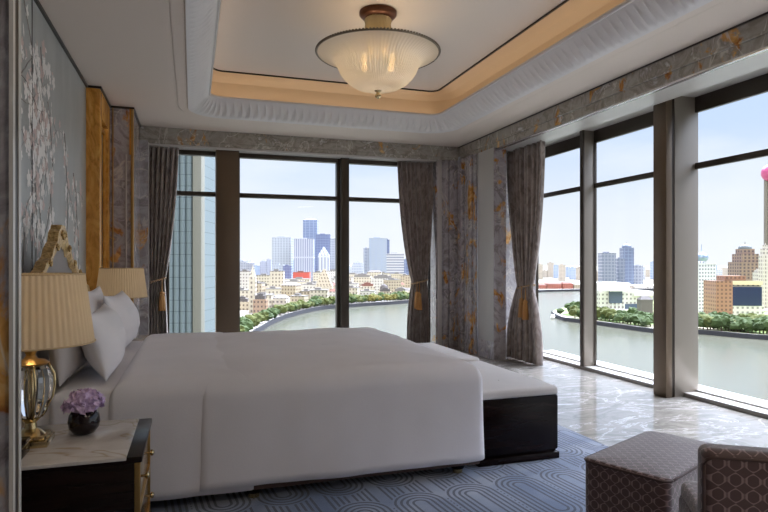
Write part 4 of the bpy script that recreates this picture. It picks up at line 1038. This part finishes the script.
# ---- west bank: low stone buildings in rows
rc = random.Random(12); ROOFS = {'flat': 'flat roofed', 'hip': 'hipped roof', 'step': 'stepped roof', 'dome': 'domed'}
rowname = ('front', 'second', 'third', 'fourth', 'fifth')
for r_, (off, h0, h1, wm0, wm1) in enumerate(((82, 13, 24, 14, 26), (130, 15, 30, 13, 26), (200, 18, 36, 15, 28), (310, 22, 46, 18, 34), (500, 24, 42, 20, 38))):
    u = 150 + r_ * 4; k = 0
    while u < 422:
        s = max(s_of(W_SH, min(u, 430)), 600) + off; w = rc.uniform(wm0, wm1); du = w / s * F; h = rc.uniform(h0, h1)
        colr = rc.choice(('cream stone', 'cream stone', 'sandy', 'white', 'greyish beige', 'white', 'tan brick' if rc.random() < .35 else 'cream stone'))
        rf = rc.choice(('flat', 'flat', 'hip', 'step', 'flat', 'dome' if rc.random() < .12 else 'flat'))
        vt = HV - (GZ - CZ + h) / s * F
        cc_ = P(u + du / 2, HV, s) + Vector((SA, CA, 0)) * w * .4
        if not clear(cc_, w * .52): u += 2; continue
        k += 1
        building('building', '%s %s block, %s from the near end, %s row behind promenade' % (colr, ROOFS[rf], ordi(k), rowname[r_]),
                 'old stone buildings behind the promenade', u, u + du, vt, s, FC[colr], rc.choice((M_roofr, M_roofg, M_roofg, M_roofd)) if rf != 'flat' else M_roofg, rf, rh={'hip': 4, 'step': 7, 'dome': 6, 'flat': 3}[rf], yaw=rc.uniform(-.35, .35), parts=r_ < 2)
        u += du * rc.uniform(1.0, 1.25)
# high-rises on the horizon, distance haze put into their misty facade colours
k = 0; u = 196.0
while u < 430:
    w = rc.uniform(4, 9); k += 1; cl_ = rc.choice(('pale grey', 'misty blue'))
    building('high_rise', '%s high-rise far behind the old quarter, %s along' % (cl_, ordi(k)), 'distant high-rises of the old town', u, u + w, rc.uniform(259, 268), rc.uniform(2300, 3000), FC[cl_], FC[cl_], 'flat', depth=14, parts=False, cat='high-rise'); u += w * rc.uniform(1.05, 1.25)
k = 0; u = 538.0
while u < 790:
    w = rc.uniform(3.5, 8); k += 1; cl_ = rc.choice(('pale grey', 'misty blue', 'greyish beige'))
    if not (655 < u < 688):
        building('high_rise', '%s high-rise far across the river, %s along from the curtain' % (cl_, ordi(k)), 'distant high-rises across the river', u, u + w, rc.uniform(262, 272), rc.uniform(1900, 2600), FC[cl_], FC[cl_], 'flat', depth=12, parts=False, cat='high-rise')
    u += w * rc.uniform(1.03, 1.15)
k = 0; u = 538.0
while u < 652:
    w = rc.uniform(7, 15); k += 1; cl_ = rc.choice(('red brick', 'red brick', 'white', 'sandy') if u < 600 else ('white', 'greyish beige', 'white'))
    building('warehouse', '%s low waterfront block across the river, %s along from the curtain' % (cl_, ordi(k)), 'waterfront blocks across the river', u, u + w, rc.uniform(281.5, 285), 1360, FC[cl_], M_roofr if cl_ == 'red brick' else M_roofw, 'hip', rh=4, depth=30, parts=False); u += w * 1.12
# ---- east bank, right windows
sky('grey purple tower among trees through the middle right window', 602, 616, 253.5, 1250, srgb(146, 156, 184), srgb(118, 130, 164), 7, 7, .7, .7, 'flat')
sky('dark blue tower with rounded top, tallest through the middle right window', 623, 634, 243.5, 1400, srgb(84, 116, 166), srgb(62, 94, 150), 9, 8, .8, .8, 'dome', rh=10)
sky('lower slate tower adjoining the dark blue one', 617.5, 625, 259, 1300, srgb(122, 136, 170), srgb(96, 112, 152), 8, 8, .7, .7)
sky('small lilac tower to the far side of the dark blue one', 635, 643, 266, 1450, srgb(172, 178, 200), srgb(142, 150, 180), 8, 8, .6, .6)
M_white = mat('white_concrete', srgb(232, 230, 224), .6); M_glassd = mat('dark_glazing', srgb(80, 92, 112), .25)
cc = thing('convention_centre', 'low white riverside hall of stacked blocks with dark central glazing', 'building', tuple(gp(622, 700, GZ)), -A + .12)
def lb(name, u0, u1, v0, v1, dy, dd, m, s=700, cu=622):
    x0, x1 = (u0 - cu) / F * s, (u1 - cu) / F * s; z0_, z1_ = CZ + (HV - v1) / F * s - GZ, CZ + (HV - v0) / F * s - GZ
    return box(name, x0, x1, dy, dy + dd, max(0, z0_), z1_, m, cc)
lb('main_hall', 598, 655, 291, 316, 0, 50, FC['white']); lb('upper_hall', 600, 634, 283, 291, 8, 34, M_white); lb('side_hall', 634, 660, 293, 296, -2, 40, M_white)
lb('glazed_core', 608, 621, 291, 303, -3, 6, M_glassd); lb('roof_canopy', 606, 623, 288.5, 291, -8, 14, M_white); lb('glazing_band', 624, 650, 304, 309, -1.5, 3, M_glassd); lb('terrace', 600, 640, 309, 311, -10, 12, M_white)
for uu in (609, 613, 617, 621): lb('column', uu, uu + .7, 303, 314, -7, 1, M_white)
building('pavilion', 'small white and brown pavilion among the park trees by the quay', None, 712, 723, 322, 545, FC['white'], M_roofr, 'hip', rh=3)
building('building', 'dark slate roofed house behind the park trees beside the window post', None, 641, 653, 296, 640, M_roofd, M_roofd, 'hip', rh=4)
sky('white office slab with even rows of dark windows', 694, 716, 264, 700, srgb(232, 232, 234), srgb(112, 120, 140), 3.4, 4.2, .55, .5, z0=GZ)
ob = thing('office_block', 'orange brick office block with a large dark blue glass front', 'building', tuple(gp(741, 620, GZ)), -A - .1)
def lo(name, u0, u1, v0, v1, dy, dd, m): 
    s = 620; x0, x1 = (u0 - 741) / F * s, (u1 - 741) / F * s
    return box(name, x0, x1, dy, dy + dd, max(0, CZ + (HV - v1) / F * s - GZ), CZ + (HV - v0) / F * s - GZ, m, ob)
M_orb = facade('orange_brick_facade', srgb(158, 116, 92), srgb(116, 90, 80), 4.2, 4.2, .5, .5); M_creamf = mat('cream_concrete', srgb(226, 206, 172), .7)
lo('brick_wing', 718, 734, 281, 320, 2, 30, M_orb); lo('main_block', 728, 763, 281, 320, 6, 30, FC['cream stone']); lo('cornice', 728, 763.5, 281, 285, 4, 32, M_creamf)
lo('glass_front', 734, 762, 287, 306, 2.5, 3.5, mat('blue_curtain_wall', srgb(34, 46, 78), .2)); lo('base_wall', 733, 764, 306, 320, 3, 4, FC['white']); lo('upper_setback', 730, 750, 276, 281, 10, 20, M_orb)
gt = thing('skyscraper', 'brown tower with shouldered top and grey dome through the nearest right window', 'skyscraper', tuple(gp(745, 900, GZ)), -A)
M_brt = facade('brown_tower_facade', srgb(140, 116, 104), srgb(92, 80, 84), 6, 5, .5, .6)
def g3(name, u0, u1, v0, v1, dd, m): s = 900; return box(name, (u0 - 745) / F * s, (u1 - 745) / F * s, -dd / 2, dd / 2, max(0, CZ + (HV - v1) / F * s - GZ), CZ + (HV - v0) / F * s - GZ, m, gt)
g3('shaft', 734, 757, 262, 300, 32, M_brt); g3('shoulder', 737, 753.5, 254, 262, 26, M_brt); g3('drum', 739, 751, 249, 254, 18, M_brt)
zb = CZ + (HV - 249) / F * 900 - GZ
lathe('dome', [(9.3, zb), (9, zb + 3), (7, zb + 5), (3.5, zb + 6.6), (.5, zb + 7), (.3, zb + 11)], mat('grey_dome', srgb(104, 110, 116), .4), gt, 20)
st = thing('skyscraper', 'slim white tower with glass ball and needle behind the white office slab', 'skyscraper', tuple(gp(701.5, 1000, GZ)), -A)
zb = CZ + (HV - 262) / F * 1000 - GZ
box('shaft', -5, 5, -5, 5, 0, zb, FC['pale grey'], st)
lathe('ball', [(5, zb), (9, zb + 3), (11, zb + 8), (8.5, zb + 13), (3, zb + 16), (.8, zb + 18), (.4, zb + 30)], mat('pale_steel', srgb(150, 166, 190), .3, .4), st, 20)
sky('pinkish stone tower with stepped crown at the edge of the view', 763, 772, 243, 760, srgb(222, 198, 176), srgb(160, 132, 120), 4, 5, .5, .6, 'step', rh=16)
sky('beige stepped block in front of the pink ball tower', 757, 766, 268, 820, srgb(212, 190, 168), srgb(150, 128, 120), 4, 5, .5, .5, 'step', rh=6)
pt = thing('broadcast_tower', 'tall broadcast tower with a pink ball on a grey shaft', 'tower', tuple(gp(771, 1150, GZ)), 0)
zs = CZ + (HV - 173) / F * 1150 - GZ
bm = bmesh.new()
for i in range(3): add_lathe(bm, [(4.5, 0), (4, zs)], 12, 8 * math.cos(i * 2.094), 8 * math.sin(i * 2.094))
bmobj('shaft', bm, M_greyp, pt)
lathe('ball', [(.5, zs - 17)] + [(17 * math.sin(t * PI / 16), zs - 17 * math.cos(t * PI / 16)) for t in range(1, 16)] + [(.5, zs + 17)], mat('pink_glass', srgb(206, 96, 140), .3, .2), pt, 32)
lathe('needle', [(5, zs + 16), (3, zs + 40), (1, zs + 90), (.3, zs + 140)], M_greyp, pt, 12)
# moored boat at the island's tip
bt = thing('boat', 'small white boat moored at the pointed tip of the park island', 'boat', tuple(gp(553, 655, WZ)), .9)
bm = bmesh.new(); pl = [(-9, -2.2), (5, -2.4), (10, 0), (5, 2.4), (-9, 2.2)]; a = [bm.verts.new((x * .9, y * .8, -.3)) for x, y in pl]; b_ = [bm.verts.new((x, y, 1.8)) for x, y in pl]
bm.faces.new(a); bm.faces.new(b_)
for i in range(5): bm.faces.new((a[i], a[(i + 1) % 5], b_[(i + 1) % 5], b_[i]))
bmobj('hull', bm, M_white, bt); box('cabin', -6, 3, -1.6, 1.6, 1.8, 4.2, M_white, bt, bev=.2)
# the ribbed stone tower close by
fl = thing('ribbed_tower', 'pale grey stone tower with rounded vertical ribs close outside the far window', 'tower', tuple(gp(182, 80, -58)), -A)
def rib_b(n, l, b):
    t = n.new('ShaderNodeTexCoord'); s = n.new('ShaderNodeSeparateXYZ'); l.new(t.outputs['Object'], s.inputs[0])
    j = mth(n, l, 'LESS_THAN', mth(n, l, 'FRACT', mth(n, l, 'DIVIDE', s.outputs[2], 1.55)), .045)
    l.new(mixc(n, l, j, srgb(112, 124, 126), srgb(72, 82, 86)), b.inputs['Base Color'])
M_rib = mat('ribbed_stone', rough=.5, build=rib_b)
box('core', -4.6, 2.6, .4, 7, 0, 86, M_rib, fl)
for i, x in enumerate((-4.2, -3.35, -2.5, -1.65, -.8, .05, .9)):
    lathe('rib', [(.42, 0), (.42, 86)], M_rib, fl, 24, (x, .35, 0))
box('corner_pier', 1.45, 2.65, -.1, 1.5, 0, 86, mat('warm_stone', srgb(122, 120, 108), .6), fl, bev=.1)
